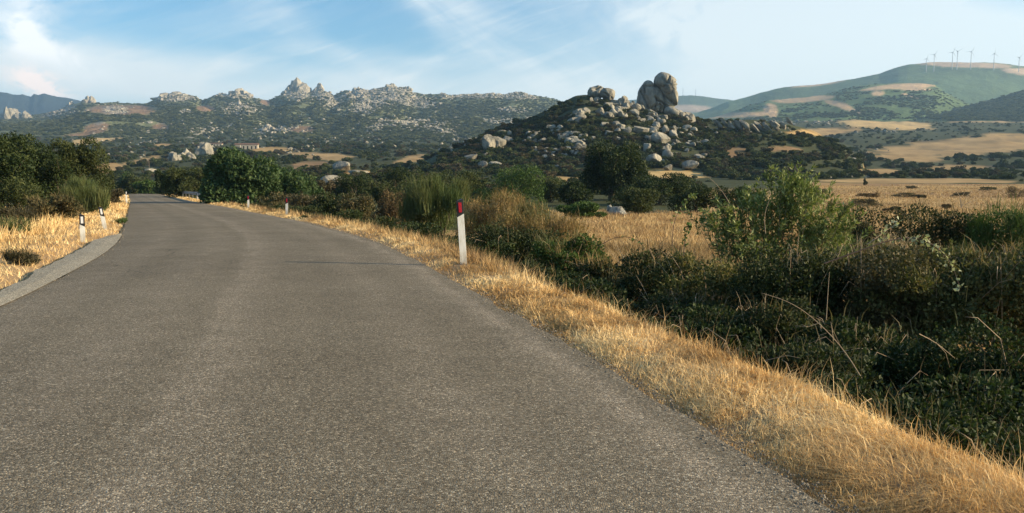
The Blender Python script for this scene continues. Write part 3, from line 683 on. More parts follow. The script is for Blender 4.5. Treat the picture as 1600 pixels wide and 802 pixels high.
def plant(name, label, cat, X, Y, rx, ry, h, n, L, Wd, pal, seed, group=None, k=9, spk=0, spL=0.4, spW=0.012, sppal=None, trunk=0.03, part='foliage', z=None, up=0.3, hole=0.25, blobs=None, partb='stem', spread=0.35, lump=0.35, canes=0):
    g = rs(seed); z = float(zground(np.array([X]), np.array([Y]))[0]) if z is None else z
    t_ = thing(name, label, cat, (X, Y, z - 0.02), 0, group)
    B = clump(g, rx, ry, h, k) if blobs is None else blobs
    ps = []
    if n: ps.append(leafcloud(g, B, n, L, Wd, pal, up=up, hole=hole, seed=seed, lump=lump))
    if spk: ps.append(spikes(g, B, spk, spL, spW, sppal or pal, seed, spread))
    V, F, c = merge(ps); link(part, mkmesh(part, V, F, M_leaf, c), t_)
    if canes:
        cp = []
        for _ in range(canes):
            b = B[g.randint(len(B))]; a = g.uniform(0, 6.28); e = np.array([b[0] + math.cos(a) * b[3] * 1.1, b[1] + math.sin(a) * b[4] * 1.1 - .05, min(b[2] + b[5] * g.uniform(.6, 1.6), h * 1.25)]); s0 = e * [.4, .4, 0] + [g.normal(0, .1), g.normal(0, .1), 0]
            m1 = s0 * .45 + e * .55 + [0, 0, h * g.uniform(.1, .35)]; tip = e + (e - m1) * .5 + [0, 0, -h * g.uniform(0, .25)]; r0 = g.uniform(.002, .004) * (1 + Y * .04)
            cp.append(tube([s0, (s0 + m1) / 2 + [0, 0, .04], m1, e, tip], [r0, r0, r0 * .8, r0 * .6, r0 * .3], 4))
        V, F, _ = join(cp); link('dead_cane', mkmesh('dead_cane', V, F, M_dead, None, True), t_)
    V, F, _ = limbs(g, B, trunk, min(len(B), 8)); link(partb, mkmesh(partb, V, F, M_bark, None, True), t_)
    return t_
def shrub_px(px, D, wpx, pyt, name, label, cat, n, L, Wd, pal, seed, dep=0.8, **kw):
    X = float(u_of(px, pyt)) * D; z = float(zground(np.array([X]), np.array([D]))[0]); h = H + float(m_of(pyt)) * D - z
    rx = wpx / 2 * D / FPX
    return plant(name, label, cat, X, D, rx, rx * dep, max(h, 0.25), n, L, Wd, pal, seed, z=z, **kw)

# ------------------------------------------------------------------ roadside hedge on the right
Gh = 'shrubs along the right verge'
HEDGE = [
 # px, D, width px, top py, leaves, leaf length, leaf width, palette, label, kwargs
 (432, 56, 70, 300, 2600, .16, .08, 'mixed', 'olive brown thicket at the foot of the big leafy tree', {}),
 (478, 52, 75, 299, 2600, .15, .07, 'moor', 'low olive thicket just right of the second road post', {}),
 (522, 47, 80, 294, 3200, .14, .07, 'bramble', 'dull green thicket beyond the pale sunlit boulder, beside the verge', {}),
 (568, 43, 85, 295, 3600, .13, .06, 'mixed', 'green and brown thicket at the middle of the hedge', {}),
 (618, 39, 62, 288, 3200, .11, .05, 'brown', 'dark brown withered shrub left of the green broom', dict(spk=500, spL=.5)),
 (690, 34, 110, 285, 3500, .09, .03, 'broom', 'upright feathery green broom shrub behind the near road post', dict(spk=7000, spL=.75, spW=.02, spread=.12)),
 (770, 31, 110, 300, 3200, .09, .04, 'dry', 'tall straw coloured bush right of the green broom', dict(spk=3000, spL=.5, spW=.016)),
 (838, 25, 125, 316, 3800, .08, .035, 'dry', 'golden dry bush sloping down to the field', dict(spk=4200, spL=.4, spW=.013)),
 (795, 20, 150, 338, 7500, .06, .035, 'bramble', 'dark bramble mound directly right of the near road post', dict(spk=300, spL=.3)),
 (880, 18, 110, 362, 6000, .06, .034, 'green', 'mid green bramble below the golden dry bush', dict(spk=700, spL=.35, sppal='dry')),
 (955, 16.5, 120, 400, 5600, .055, .032, 'bramble', 'low bramble where the hedge dips before the small field', dict(spk=700, spL=.3, sppal='dry')),
 (1035, 13.2, 200, 380, 8500, .046, .028, 'bramble', 'dark bramble mound below the bare arching shoots', dict(spk=500, spL=.3, sppal='mixed')),
 (1120, 11.8, 210, 378, 9500, .046, .03, 'thorn', 'bramble with rusty leaves beneath the left side of the olive shrub', dict(spk=600, spL=.25)),
 (1235, 10.4, 210, 372, 9500, .042, .026, 'bramble', 'dark bramble beneath the middle of the olive shrub', dict(spk=500, spL=.25)),
 (1345, 10.4, 240, 376, 11000, .042, .028, 'mixed', 'reddish and olive bramble under the long arching shoot', dict(spk=400, spL=.25)),
 (1460, 10.2, 260, 380, 12000, .045, .03, 'thorn', 'sunlit brown and green bramble right of the arching shoot', dict(spk=900, spL=.25)),
 (1590, 10.0, 290, 368, 11500, .045, .03, 'thorn', 'yellow green bramble at the right edge of the picture', dict(spk=700, spL=.3, sppal='dry')),
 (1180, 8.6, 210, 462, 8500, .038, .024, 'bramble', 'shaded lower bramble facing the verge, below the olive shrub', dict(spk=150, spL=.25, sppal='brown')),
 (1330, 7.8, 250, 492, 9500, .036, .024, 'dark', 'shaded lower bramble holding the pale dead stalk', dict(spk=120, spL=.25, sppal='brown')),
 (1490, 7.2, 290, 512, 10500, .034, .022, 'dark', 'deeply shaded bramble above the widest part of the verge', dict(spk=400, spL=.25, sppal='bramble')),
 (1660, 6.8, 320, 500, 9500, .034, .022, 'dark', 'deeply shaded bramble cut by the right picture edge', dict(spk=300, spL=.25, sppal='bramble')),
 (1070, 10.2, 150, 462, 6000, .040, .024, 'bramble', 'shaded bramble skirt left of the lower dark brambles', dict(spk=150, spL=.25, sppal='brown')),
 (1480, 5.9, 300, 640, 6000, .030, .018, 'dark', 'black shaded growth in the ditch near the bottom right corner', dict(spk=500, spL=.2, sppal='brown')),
]
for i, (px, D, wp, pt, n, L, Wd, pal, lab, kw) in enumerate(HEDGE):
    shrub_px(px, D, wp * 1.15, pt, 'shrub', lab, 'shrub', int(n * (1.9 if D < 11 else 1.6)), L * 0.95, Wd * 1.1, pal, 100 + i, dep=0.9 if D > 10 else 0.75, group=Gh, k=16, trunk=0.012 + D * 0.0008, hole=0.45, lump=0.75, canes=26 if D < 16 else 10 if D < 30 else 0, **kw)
# the skirt of ditch growth, leaf colour darkened for the shade, station by station along the verge
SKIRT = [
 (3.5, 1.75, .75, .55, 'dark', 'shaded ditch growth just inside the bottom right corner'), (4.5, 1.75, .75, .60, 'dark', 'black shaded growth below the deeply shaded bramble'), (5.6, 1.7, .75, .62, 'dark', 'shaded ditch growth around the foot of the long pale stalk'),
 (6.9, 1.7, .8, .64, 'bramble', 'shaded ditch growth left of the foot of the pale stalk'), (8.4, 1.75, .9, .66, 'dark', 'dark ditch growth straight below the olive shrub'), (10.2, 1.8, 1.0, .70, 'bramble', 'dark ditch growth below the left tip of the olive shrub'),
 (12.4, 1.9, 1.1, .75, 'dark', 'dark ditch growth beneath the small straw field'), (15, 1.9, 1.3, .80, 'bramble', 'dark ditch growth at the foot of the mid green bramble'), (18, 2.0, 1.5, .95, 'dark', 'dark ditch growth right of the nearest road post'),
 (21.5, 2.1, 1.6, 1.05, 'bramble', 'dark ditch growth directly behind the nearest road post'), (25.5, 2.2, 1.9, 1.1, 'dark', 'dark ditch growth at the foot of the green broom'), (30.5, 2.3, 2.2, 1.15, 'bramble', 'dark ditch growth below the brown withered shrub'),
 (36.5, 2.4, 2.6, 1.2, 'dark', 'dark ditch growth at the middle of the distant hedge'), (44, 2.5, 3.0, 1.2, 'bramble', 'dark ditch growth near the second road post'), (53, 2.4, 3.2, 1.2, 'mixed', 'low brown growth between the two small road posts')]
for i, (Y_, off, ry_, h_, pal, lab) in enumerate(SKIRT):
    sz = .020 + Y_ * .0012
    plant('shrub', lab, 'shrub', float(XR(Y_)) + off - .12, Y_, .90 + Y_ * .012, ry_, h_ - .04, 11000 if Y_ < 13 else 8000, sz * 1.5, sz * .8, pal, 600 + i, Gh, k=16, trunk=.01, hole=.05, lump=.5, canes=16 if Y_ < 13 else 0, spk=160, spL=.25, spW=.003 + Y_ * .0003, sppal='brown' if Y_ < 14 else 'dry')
# more growth standing in the grass behind the hedge
BACK = [
 (1455, 17, 250, 316, 12000, .06, .035, 'bramble', 'dark brown heath bush behind the hedge', dict(spk=900, spL=.35, spW=.012, sppal='brown')),
 (1345, 18, 120, 345, 3800, .06, .03, 'brown', 'low grey brown scrub right of the olive shrub', dict(spk=2500, spL=.35, spW=.012, sppal='mixed')),
 (1575, 16, 180, 325, 10000, .06, .035, 'green', 'deep green bush behind the hedge at the right', dict(spk=3000, spL=.4, spW=.012)),
 (1660, 14, 160, 345, 5000, .06, .028, 'dark', 'dark bush just outside the right edge', {}),
 (1420, 13.5, 240, 372, 3000, .04, .02, 'moor', 'pale grey brown dead weeds between hedge and heath bush', dict(spk=2600, spL=.32, spW=.009, sppal=[(0.14, .16, .11), (.26, .2, .13), (.33, .26, .17)])),
 (1550, 12.5, 230, 380, 3000, .04, .02, 'mixed', 'brown dead weeds before the deep green bush', dict(spk=2600, spL=.32, spW=.009, sppal=[(0.14, .14, .09), (.24, .18, .11), (.33, .26, .17)])),
]
for i, (px, D, wp, pt, n, L, Wd, pal, lab, kw) in enumerate(BACK):
    shrub_px(px, D, wp * 1.1, pt, 'shrub', lab, 'shrub', n, L, Wd, pal, 200 + i, dep=0.6, group='bushes behind the hedge', k=14, trunk=0.02, hole=0.15, lump=0.5, **kw)

# the wild olive with long pale leaves
def olive():
    g = rs(77); D = 14.0; X = float(u_of(1215, 330)) * D; z = float(zground(np.array([X]), np.array([D]))[0])
    t_ = thing('olive_shrub', 'tall wild olive shrub with long pale green leaves rising out of the hedge', 'shrub', (X, D, z))
    br = []; lf = []
    tips = [(1088, 345), (1110, 335), (1125, 318), (1140, 330), (1155, 300), (1168, 312), (1180, 292), (1196, 300), (1205, 280), (1222, 272), (1236, 270), (1246, 268), (1258, 276), (1262, 290), (1272, 300), (1290, 306), (1300, 318), (1318, 332), (1330, 350), (1345, 372), (1310, 368), (1280, 345), (1240, 320), (1200, 335), (1150, 352), (1120, 362), (1215, 355), (1265, 372), (1180, 372), (1320, 395), (1232, 300), (1268, 330)]
    for (px, py) in tips:
        Dd = D + g.uniform(-0.55, 0.55); e = at(px, py, Dd) - np.array([X, D, z]); s0 = np.array([e[0] * 0.25 + g.normal(0, .1), g.normal(0, .15), 0.05])
        mid = s0 * 0.4 + e * 0.6 + np.array([e[0] * 0.08, 0, -0.1]); pts = np.array([s0, mid, e]); br.append(tube(pts, [0.012, 0.007, 0.002], 5))
        for sub in range(9):
            q = g.uniform(0.45, 1); p0 = s0 + (e - s0) * q + np.array([0, 0, -.1 * (1 - q)]); dirn = (e - s0) / np.linalg.norm(e - s0) + g.normal(0, .42, 3) + [0, 0, .25]; dirn /= np.linalg.norm(dirn)
            ln = g.uniform(.22, .46); p1 = p0 + dirn * ln if sub else e; p0 = p0 if sub else e - dirn * ln
            br.append(tube(np.array([p0, (p0 + p1) / 2 + g.normal(0, .01, 3), p1]), [0.003, 0.002, 0.001], 4))
            m = 30; f = np.repeat(g.uniform(0, 1.05, m // 2), 2)[:, None]; P = p0 * (1 - f) + p1 * f
            q_ = g.normal(size=(m // 2, 3)); q_ = np.repeat(q_, 2, 0) * np.tile([[1], [-1]], (m // 2, 1)); sdv = np.cross(dirn, q_); sdv /= np.linalg.norm(sdv, axis=1)[:, None]
            ax = dirn * 0.75 + sdv * 0.75 + g.normal(0, .15, (m, 3)); ax /= np.linalg.norm(ax, axis=1)[:, None]
            sd2 = np.cross(ax, g.normal(size=(m, 3))); sd2 /= np.linalg.norm(sd2, axis=1)[:, None]; Ln = g.uniform(.06, .11, (m, 1)); Wn = Ln * .27
            V = np.stack([P, P + ax * Ln * .45 + sd2 * Wn / 2, P + ax * Ln, P + ax * Ln * .45 - sd2 * Wn / 2], 1).reshape(-1, 3)
            p3 = np.array(PAL['olive']); tt = g.random_sample((m, 1)); cc = np.where(tt < .6, p3[0] + (p3[1] - p3[0]) * tt / .6, p3[1] + (p3[2] - p3[1]) * (tt - .6) / .4)
            lf.append((V, np.arange(4 * m).reshape(m, 4), np.repeat(cc, 4, 0)))
    Bi = [(*(at(px, py, D + dd) - np.array([X, D, z])), rx, .4, rz) for px, py, rx, rz, dd in [(1140, 350, .45, .3, 0), (1215, 335, .5, .40, .2), (1250, 310, .4, .36, -.1), (1295, 352, .4, .36, .1), (1180, 388, .7, .35, 0), (1280, 388, .7, .35, 0), (1235, 290, .24, .2, 0), (1180, 320, .25, .2, 0)]]
    lf.append(leafcloud(g, Bi, 7500, .085, .024, 'olive', shell=.2, up=.7, hole=.4, seed=3))
    V, F, c = join(lf); link('foliage', mkmesh('foliage', V, F, M_leaf, c), t_)
    V, F, _ = join(br); link('branches', mkmesh('branches', V, F, M_bark, None, True), t_)
olive()

# arching bramble shoots and dead stalks
def shoot(name, label, cat, pts, D, r, leaves=0, ll=.05, pal='olive', seed=0, mat=None, side=None):
    g = rs(seed); P = np.array([at(px, py, D + (i * 0.04)) for i, (px, py) in enumerate(pts)])
    # smooth the polyline
    for _ in range(2):
        Q = np.empty((2 * len(P), 3)); Q[0::2] = np.vstack([P[:1], P[:-1] * .25 + P[1:] * .75])[:len(P)]; 
        Q = np.vstack([[P[0]], *[[P[i] * .75 + P[i + 1] * .25, P[i] * .25 + P[i + 1] * .75] for i in range(len(P) - 1)], [P[-1]]]); P = Q
    org = P[0].copy(); t_ = thing(name, label, cat, org); P = P - org
    ps = [tube(P, np.linspace(r, r * .35, len(P)), 6)]
    for sp_ in side or []:
        q = np.array([at(px, py, D) for px, py in sp_]) - org; ps.append(tube(q, np.linspace(r * .6, r * .2, len(q)), 5))
    V, F, _ = join(ps); link('stem', mkmesh('stem', V, F, mat or M_dead, None, True), t_)
    if leaves:
        B = [(*P[i], .07, .07, .06) for i in range(len(P) // 3, len(P))]; V, F, c = leafcloud(g, B, leaves, ll, ll * .7, pal, shell=.2, hole=0, seed=seed); link('leaves', mkmesh('leaves', V, F, M_leaf, c), t_)
    return t_
M_cane = _simple('bramble_cane', (0.09, 0.055, 0.04), 0.6, 0.3, .2, 20)
PALE_LEAF = [(0.26, 0.28, 0.14), (0.36, 0.37, 0.22), (0.50, 0.50, 0.34)]
shoot('bramble_shoot', 'long dark arching bramble cane with pale round leaves right of the olive shrub', 'bramble', [(1288, 412), (1335, 395), (1390, 375), (1430, 370), (1462, 384), (1486, 410), (1500, 450)], 8.4, .008, 70, .05, PALE_LEAF, 3, M_cane)
shoot('bramble_shoot', 'slender light green shoot angling up beside the arching cane', 'bramble', [(1355, 382), (1372, 370), (1388, 358), (1403, 348)], 8.5, .005, 26, .045, PALE_LEAF, 4, M_dead)
shoot('bramble_shoot', 'thin leafy cane curving over the small straw field', 'bramble', [(935, 385), (965, 368), (1000, 375), (1012, 400), (1015, 425)], 13.2, .006, 60, .045, 'green', 5, M_cane)
shoot('bramble_shoot', 'upright leafy shoot with a bare tip in front of the small field', 'bramble', [(1050, 385), (1052, 350), (1062, 325), (1078, 308), (1085, 305)], 11.8, .006, 60, .045, 'olive', 6, M_cane)
shoot('bramble_shoot', 'bare thin twig arching left of the olive shrub top', 'bramble', [(1140, 318), (1128, 298), (1112, 280), (1096, 272)], 10.6, .004, 0, .05, 'olive', 7, M_dead)
shoot('bramble_shoot', 'short leafy shoot right of the dipping hedge', 'bramble', [(1068, 400), (1070, 372), (1076, 352)], 11.4, .006, 50, .05, 'green', 8, M_cane)
shoot('dead_stalk', 'long pale dead stalk curving out of the dark bramble toward the road', 'stalk', [(1352, 600), (1318, 545), (1275, 500), (1235, 472), (1190, 458)], 6.0, .0045, side=[[(1280, 505), (1262, 511), (1242, 509)], [(1262, 511), (1252, 507)]])
shoot('dead_stalk', 'reddish broken stalk lying across the deeply shaded bramble', 'stalk', [(1436, 522), (1462, 535), (1492, 560)], 5.3, .0035, side=[[(1462, 535), (1478, 552), (1484, 575)]])
shoot('dead_stalk', 'straight thin stalk leaning from the verge into the bramble', 'stalk', [(1248, 592), (1236, 555), (1222, 530), (1213, 512)], 6.6, .0035)
shoot('dead_stalk', 'upright pale stem below the middle of the olive shrub', 'stalk', [(1291, 500), (1293, 465), (1296, 425)], 8.0, .004)
shoot('dead_stalk', 'thin bare twig rising in front of the olive shrub', 'stalk', [(1196, 365), (1194, 335), (1203, 310)], 9.6, .004)
shoot('dead_stalk', 'bare fan of twigs standing in the wide field at the right', 'stalk', [(1502, 325), (1500, 305), (1490, 296)], 21, .012, side=[[(1502, 325), (1512, 305), (1520, 300)], [(1502, 322), (1525, 312), (1535, 304)], [(1500, 312), (1508, 300)]])

# ------------------------------------------------------------------ trees and bushes farther off
def tree(name, label, px, D, wpx, pyt, n, L, Wd, pal, seed, group=None, k=18, pyb=None, trunk=.12, dep=.85, cat='tree', clear=0.0, **kw):
    X = float(u_of(px, pyt)) * D; z = float(zground(np.array([X]), np.array([D]))[0]); h = H + float(m_of(pyt)) * D - z; rx = wpx / 2 * D / FPX
    g = rs(seed); B = [(b[0], b[1], b[2] * (1 - clear) + h * clear, b[3], b[4], b[5] * (1 - clear * .5)) for b in clump(g, rx, rx * dep, h, k, 0.8)]
    return plant(name, label, cat, X, D, rx, rx * dep, h, n, L, Wd, pal, seed, group, blobs=B, part='crown', partb='trunk', trunk=trunk, z=z, lump=.45, **kw)
GL = 'trees and bushes on the left bank'
tree('oak_tree', 'tall holm oak cut by the left edge of the picture', -10, 44, 160, 196, 24000, .14, .08, 'dark', 301, GL, 24)
tree('oak_tree', 'holm oak with a flat dark top, second on the left bank', 62, 50, 112, 207, 18000, .14, .07, 'dark', 302, GL, 22)
tree('oak_tree', 'rounded grey green holm oak above the green broom on the left', 116, 54, 96, 213, 18000, .14, .07, 'oak', 303, GL, 22)
tree('oak_tree', 'small dark oak filling the gap between the left bank oaks', 90, 47, 60, 240, 6000, .12, .06, 'dark', 310, GL, 14, trunk=.06)
tree('bush', 'olive green bush leaning down toward the road at the end of the left bank', 162, 66, 56, 262, 7000, .14, .07, 'oak', 304, GL, 14, cat='bush', trunk=.05)
tree('bush', 'grey green bush below the leftmost oak', 8, 32, 110, 270, 8000, .09, .045, 'oak', 305, GL, 14, cat='bush', trunk=.04)
tree('bush', 'brownish bush with dead flower heads behind the left verge', 80, 30, 100, 302, 8000, .08, .04, 'mixed', 306, GL, 14, cat='bush', trunk=.03, spk=900, spL=.3)
tree('bush', 'bright green feathery broom behind the leaning left road post', 138, 40, 78, 294, 3000, .10, .04, 'broom', 307, GL, 12, cat='bush', trunk=.03, spk=7000, spL=.7, spW=.02, spread=.15)
tree('bush', 'low tangled bush above the dry grass at the left edge', 15, 26, 80, 318, 6000, .08, .04, 'moor', 308, GL, 12, cat='bush', trunk=.03, spk=500, spL=.3)
tree('bush', 'small dull bush beside the far left road post', 178, 60, 30, 292, 2500, .12, .05, 'moor', 309, GL, 8, cat='bush', trunk=.03)
tree('leafy_tree', 'big broad leaved dark green tree beside the bend of the road', 366, 66, 134, 230, 17000, .26, .17, 'fig', 311, None, 26, trunk=.16, up=0.0)
tree('leafy_tree', 'lower bright green tree joined to the right of the big leafy tree', 446, 68, 104, 245, 15000, .22, .11, 'fig', 312, None, 18, trunk=.10)
tree('pine_tree', 'spreading olive green tree left of the big leafy tree', 292, 98, 92, 254, 11000, .24, .11, 'oak', 313, None, 18, trunk=.16)
tree('pine_tree', 'narrow dark tree right behind the end of the road', 254, 120, 28, 262, 4000, .26, .12, 'dark', 314, None, 10, trunk=.12)
Gr = 'flat topped trees behind the road crest'
for i, (px, w, pt, D, lab) in enumerate([(205, 50, 272, 190, 'flat topped tree behind the crest, nearest the left bank'), (232, 46, 281, 175, 'low spreading tree straight behind the road crest'), (222, 60, 265, 230, 'flat topped tree standing behind the low spreading one'), (190, 40, 268, 240, 'dark tree peeping over the left bank bush'), (262, 40, 278, 170, 'small tree behind the crest at the foot of the narrow dark tree')]):
    tree('spreading_tree', lab, px, D, w, pt, 4500, .42, .20, 'oak' if i % 2 == 0 else 'green', 320 + i, Gr, 12, trunk=.14)
tree('ivy_tree', 'big dark ivy covered tree standing before the rocky hill', 957, 108, 116, 212, 24000, .26, .16, 'dark', 330, None, 34, trunk=.25)
tree('bush', 'dark spreading bush at the right foot of the ivy covered tree', 1028, 95, 110, 268, 8000, .22, .12, 'dark', 331, 'bushes around the ivy covered tree', 14, cat='bush', trunk=.08)
tree('bush', 'dark bush at the left foot of the ivy covered tree', 893, 92, 70, 278, 5000, .22, .12, 'dark', 332, 'bushes around the ivy covered tree', 12, cat='bush', trunk=.08)
tree('bush', 'rounded bright green mastic bush left of the ivy covered tree', 800, 84, 128, 259, 10000, .18, .10, 'green', 333, 'bushes around the ivy covered tree', 16, cat='bush', trunk=.08)
tree('bush', 'mid green bush leaning into the small field beside the grey boulder', 908, 58, 84, 312, 7000, .15, .08, 'green', 334, 'bushes around the ivy covered tree', 14, cat='bush', trunk=.05)
tree('bush', 'olive brown bush behind the small straw field', 1000, 66, 90, 292, 6500, .16, .08, 'oak', 335, 'bushes around the ivy covered tree', 14, cat='bush', trunk=.05)
tree('bush', 'dark bush between small field and olive shrub', 1085, 70, 80, 285, 6500, .16, .08, 'dark', 336, 'bushes around the ivy covered tree', 14, cat='bush', trunk=.05)
tree('bush', 'dark low bush seen over the left of the olive shrub', 1150, 74, 90, 284, 6500, .16, .08, 'dark', 337, 'bushes around the ivy covered tree', 14, cat='bush', trunk=.05)
for i, (px, w, pt, D, pal, lab) in enumerate([(555, 70, 268, 110, 'dark', 'dark bush right of the pale sunlit boulder'), (618, 70, 258, 120, 'dark', 'tall dark bush above the green and brown thicket'), (600, 60, 272, 85, 'oak', 'dull green bush in front of the tall dark bush'), (672, 80, 262, 105, 'oak', 'olive bush above the green broom'), (730, 70, 268, 88, 'oak', 'grey green bush left of the bright mastic bush'), (500, 40, 280, 80, 'moor', 'small brown bush just left of the pale boulder'), (860, 60, 272, 100, 'oak', 'dark olive bush between mastic bush and ivy covered tree')]):
    tree('bush', lab, px, D, w, pt, 5000, .20, .11, pal, 340 + i, 'bushes behind the right hedge', 12, cat='bush', trunk=.06)
# bushes standing in the wide field
for i, (px, w, pt, pb, pal, lab) in enumerate([(1362, 46, 300, 309, 'brown', 'brown heather patch in the middle of the wide field'), (1412, 60, 300, 309, 'moor', 'long low brown heather patch right of the first'), (1350, 56, 308, 325, 'moor', 'low green and brown bush in the wide field behind the olive shrub'), (1280, 34, 290, 308, 'dark', 'dark bush half hidden by the top of the olive shrub'), (1352, 9, 279, 290, 'dark', 'tiny upright bush alone at the far side of the wide field'), (1590, 50, 290, 310, 'brown', 'reddish brown bush at the right edge of the wide field'), (1440, 16, 303, 310, 'moor', 'tiny tuft at the end of the long heather patch'), (1395, 30, 322, 332, 'moor', 'low brown clump nearer the hedge than the heather patches'), (1500, 34, 300, 307, 'moor', 'flat green patch right of the long heather patch'), (1478, 20, 318, 327, 'brown', 'small brown clump before the fan of bare twigs'), (1545, 26, 291, 298, 'dark', 'small dark bush near the far right end of the wide field'), (1425, 22, 290, 295, 'moor', 'small far tuft above the long heather patch'), (1310, 24, 322, 333, 'green', 'low green bush right of the olive shrub top')]):
    p = raycast(px, pb); D = p[1]
    tree('bush', lab, px, D, w, pt, 3500, .11, .05, pal, 360 + i, 'bushes in the wide field', 10, cat='bush', trunk=.02, dep=.6)

# ---- prototype bushes for the countless scrub
def bush_proto(seed, pal, n=1500, flat=.8):
    g = rs(seed); B = clump(g, 1.0, 1.0, 1.25, 9, flat); V, F, c = leafcloud(g, B, n, .17, .11, pal, hole=.1, seed=seed, lump=.4); return mkmesh('bush', V, F, M_scrub, c)
PROTO = [bush_proto(1, 'maquis'), bush_proto(2, 'oak'), bush_proto(3, 'maquis', 1500, .6), bush_proto(4, 'moor')]
def scatter_bushes():
    g = rs(12); n = 34000
    px = g.uniform(-260, 1760, n); py = g.uniform(186, 306, n); px[-7000:] = g.uniform(690, 1260, 7000); py[-7000:] = g.uniform(142, 275, 7000); q_ = g.random_sample(n) < .22; q_[-7000:] = False; px = np.where(q_, g.uniform(-260, 800, n), px); py = np.where(q_, g.uniform(203, 250, n), py); X, D, z, ok = raycast_many(px, py, 70)
    om, _ = open_mask(px, py, fbm2(X, D, 12, 3, 7) * .35)
    ok &= (D > 95) & (D < 1700) & (om < .35)
    ok &= ~((px > 1100) & (py > 284)) & ~((np.abs(X - (XL(D) + XR(D)) / 2) < 12) & (D < 260))
    ok &= ~((px > 995) & (px < 1100) & (py > 263) & (py < 285))
    dens = sstep(-.3, .12, fbm2(X, D, 30, 3, 55)); ok &= g.random_sample(n) < .10 + .55 * dens
    ok &= ~((px > 1112) & (px < 1262) & (py > 176) & (py < 214) & (g.random_sample(n) < .65))
    ok &= ~((px > 855) & (px < 1105) & (py < 200) & (g.random_sample(n) < .3))
    torz = (px > 700) & (px < 1110) & (D > 285) & (D < 560); ok &= ~torz | (g.random_sample(n) < .85)
    X, D, z, px, py = X[ok], D[ok], z[ok], px[ok], py[ok]; r = (.8 + 1.7 * g.random_sample(len(X)) ** 1.6) * (1 + .5 * (D > 500)) * np.where(D < 200, .8, 1.0)
    return X, D, z, r, px, py
BX, BD, BZ, BR, BPX, BPY = scatter_bushes()
order = np.argsort(-(BR / BD)); 
def zone(px, D, kind):
    look = {0: 'very dark', 1: 'olive green', 2: 'low dark', 3: 'brownish green'}[kind]
    if 285 < D < 560 and 690 < px < 1100:
        w = 'left flank' if px < 830 else 'middle' if px < 940 else 'part below the saddle' if px < 1000 else 'right slope under the twin rock'; return look + ' scrub bush among the boulders of the rocky hill, on its ' + w, 'bushes on the rocky hill'
    near = ' in the near belt' if D < 180 else ' in the middle of the valley' if D < 320 else ' far up the valley'
    marks = [(150, 'above the left bank oaks'), (240, 'above the end of the road'), (310, 'around the outcrop above the road'), (430, 'behind the big leafy tree'), (500, 'behind the lower bright green tree'), (580, 'around the pale sunlit boulders'), (660, 'behind the brown withered shrub'), (740, 'behind the green broom'), (840, 'behind the bright mastic bush'), (900, 'left of the ivy covered tree'), (1010, 'around the ivy covered tree'), (1110, 'near the round boulders at the hill foot'), (1200, 'left of the olive shrub top'), (1300, 'right of the olive shrub top'), (1400, 'behind the left half of the wide field'), (1500, 'behind the middle of the wide field'), (9999, 'behind the right end of the wide field')]
    m_ = next(t for lim, t in marks if px < lim); return look + ' bush ' + m_ + (near if len(m_.split()) < 8 else near.replace(' of the valley', '').replace(' the valley', '')), 'scrub bushes ' + m_
first = {}
g = rs(5)
for k in order[:230]:
    ki = int(g.randint(4)) if g.random_sample() < .8 else 0; me = PROTO[ki]; o = link('bush', me, None, (BX[k], BD[k], BZ[k] - .15)); s_ = BR[k]
    o.scale = (s_ * g.uniform(.9, 1.3), s_ * g.uniform(.9, 1.2), s_ * g.uniform(.7, 1.05)); o.rotation_euler = (0, 0, g.uniform(0, 6.28))
    lab, gr = zone(BPX[k], BD[k], ki); tag(o, lab, 'bush', gr); first.setdefault(me.name, o)

def gn_scatter(name, pts, scale, rotz, idx, sources, label, tilt=None):
    """one object of 'stuff': many copies of visible source shapes on points"""
    me = mkmesh(name, pts, np.zeros((0, 3), int)) if False else bpy.data.meshes.new(name)
    n = len(pts); me.vertices.add(n); me.vertices.foreach_set('co', np.asarray(pts, np.float32).ravel())
    a = me.attributes.new('sc', 'FLOAT_VECTOR', 'POINT'); a.data.foreach_set('vector', np.asarray(scale, np.float32).ravel())
    rot = np.zeros((n, 3), np.float32); rot[:, 2] = rotz
    if tilt is not None: rot[:, 0] = tilt
    a = me.attributes.new('ro', 'FLOAT_VECTOR', 'POINT'); a.data.foreach_set('vector', rot.ravel())
    a = me.attributes.new('ix', 'INT', 'POINT'); a.data.foreach_set('value', np.asarray(idx, np.int32))
    o = link(name, me); gt = bpy.data.node_groups.new(name, 'GeometryNodeTree')
    gt.interface.new_socket('Geometry', in_out='INPUT', socket_type='NodeSocketGeometry'); gt.interface.new_socket('Geometry', in_out='OUTPUT', socket_type='NodeSocketGeometry')
    N = gt.nodes; Lk = gt.links; gi = N.new('NodeGroupInput'); go = N.new('NodeGroupOutput'); iop = N.new('GeometryNodeInstanceOnPoints'); jn = N.new('GeometryNodeJoinGeometry')
    for s_ in reversed(sources):
        oi = N.new('GeometryNodeObjectInfo'); oi.inputs['Object'].default_value = s_; oi.inputs['As Instance'].default_value = True; oi.transform_space = 'ORIGINAL'; Lk.new(oi.outputs['Geometry'], jn.inputs[0])
    def att(nm, ty):
        q = N.new('GeometryNodeInputNamedAttribute'); q.data_type = ty; q.inputs['Name'].default_value = nm; return next(s for s in q.outputs if s.enabled)
    Lk.new(gi.outputs[0], iop.inputs['Points']); Lk.new(jn.outputs[0], iop.inputs['Instance']); iop.inputs['Pick Instance'].default_value = True
    Lk.new(att('ix', 'INT'), iop.inputs['Instance Index']); Lk.new(att('ro', 'FLOAT_VECTOR'), iop.inputs['Rotation']); Lk.new(att('sc', 'FLOAT_VECTOR'), iop.inputs['Scale'])
    Lk.new(iop.outputs[0], go.inputs[0]); md = o.modifiers.new('scatter', 'NODES'); md.node_group = gt
    return tag(o, label, None, None, 'stuff')
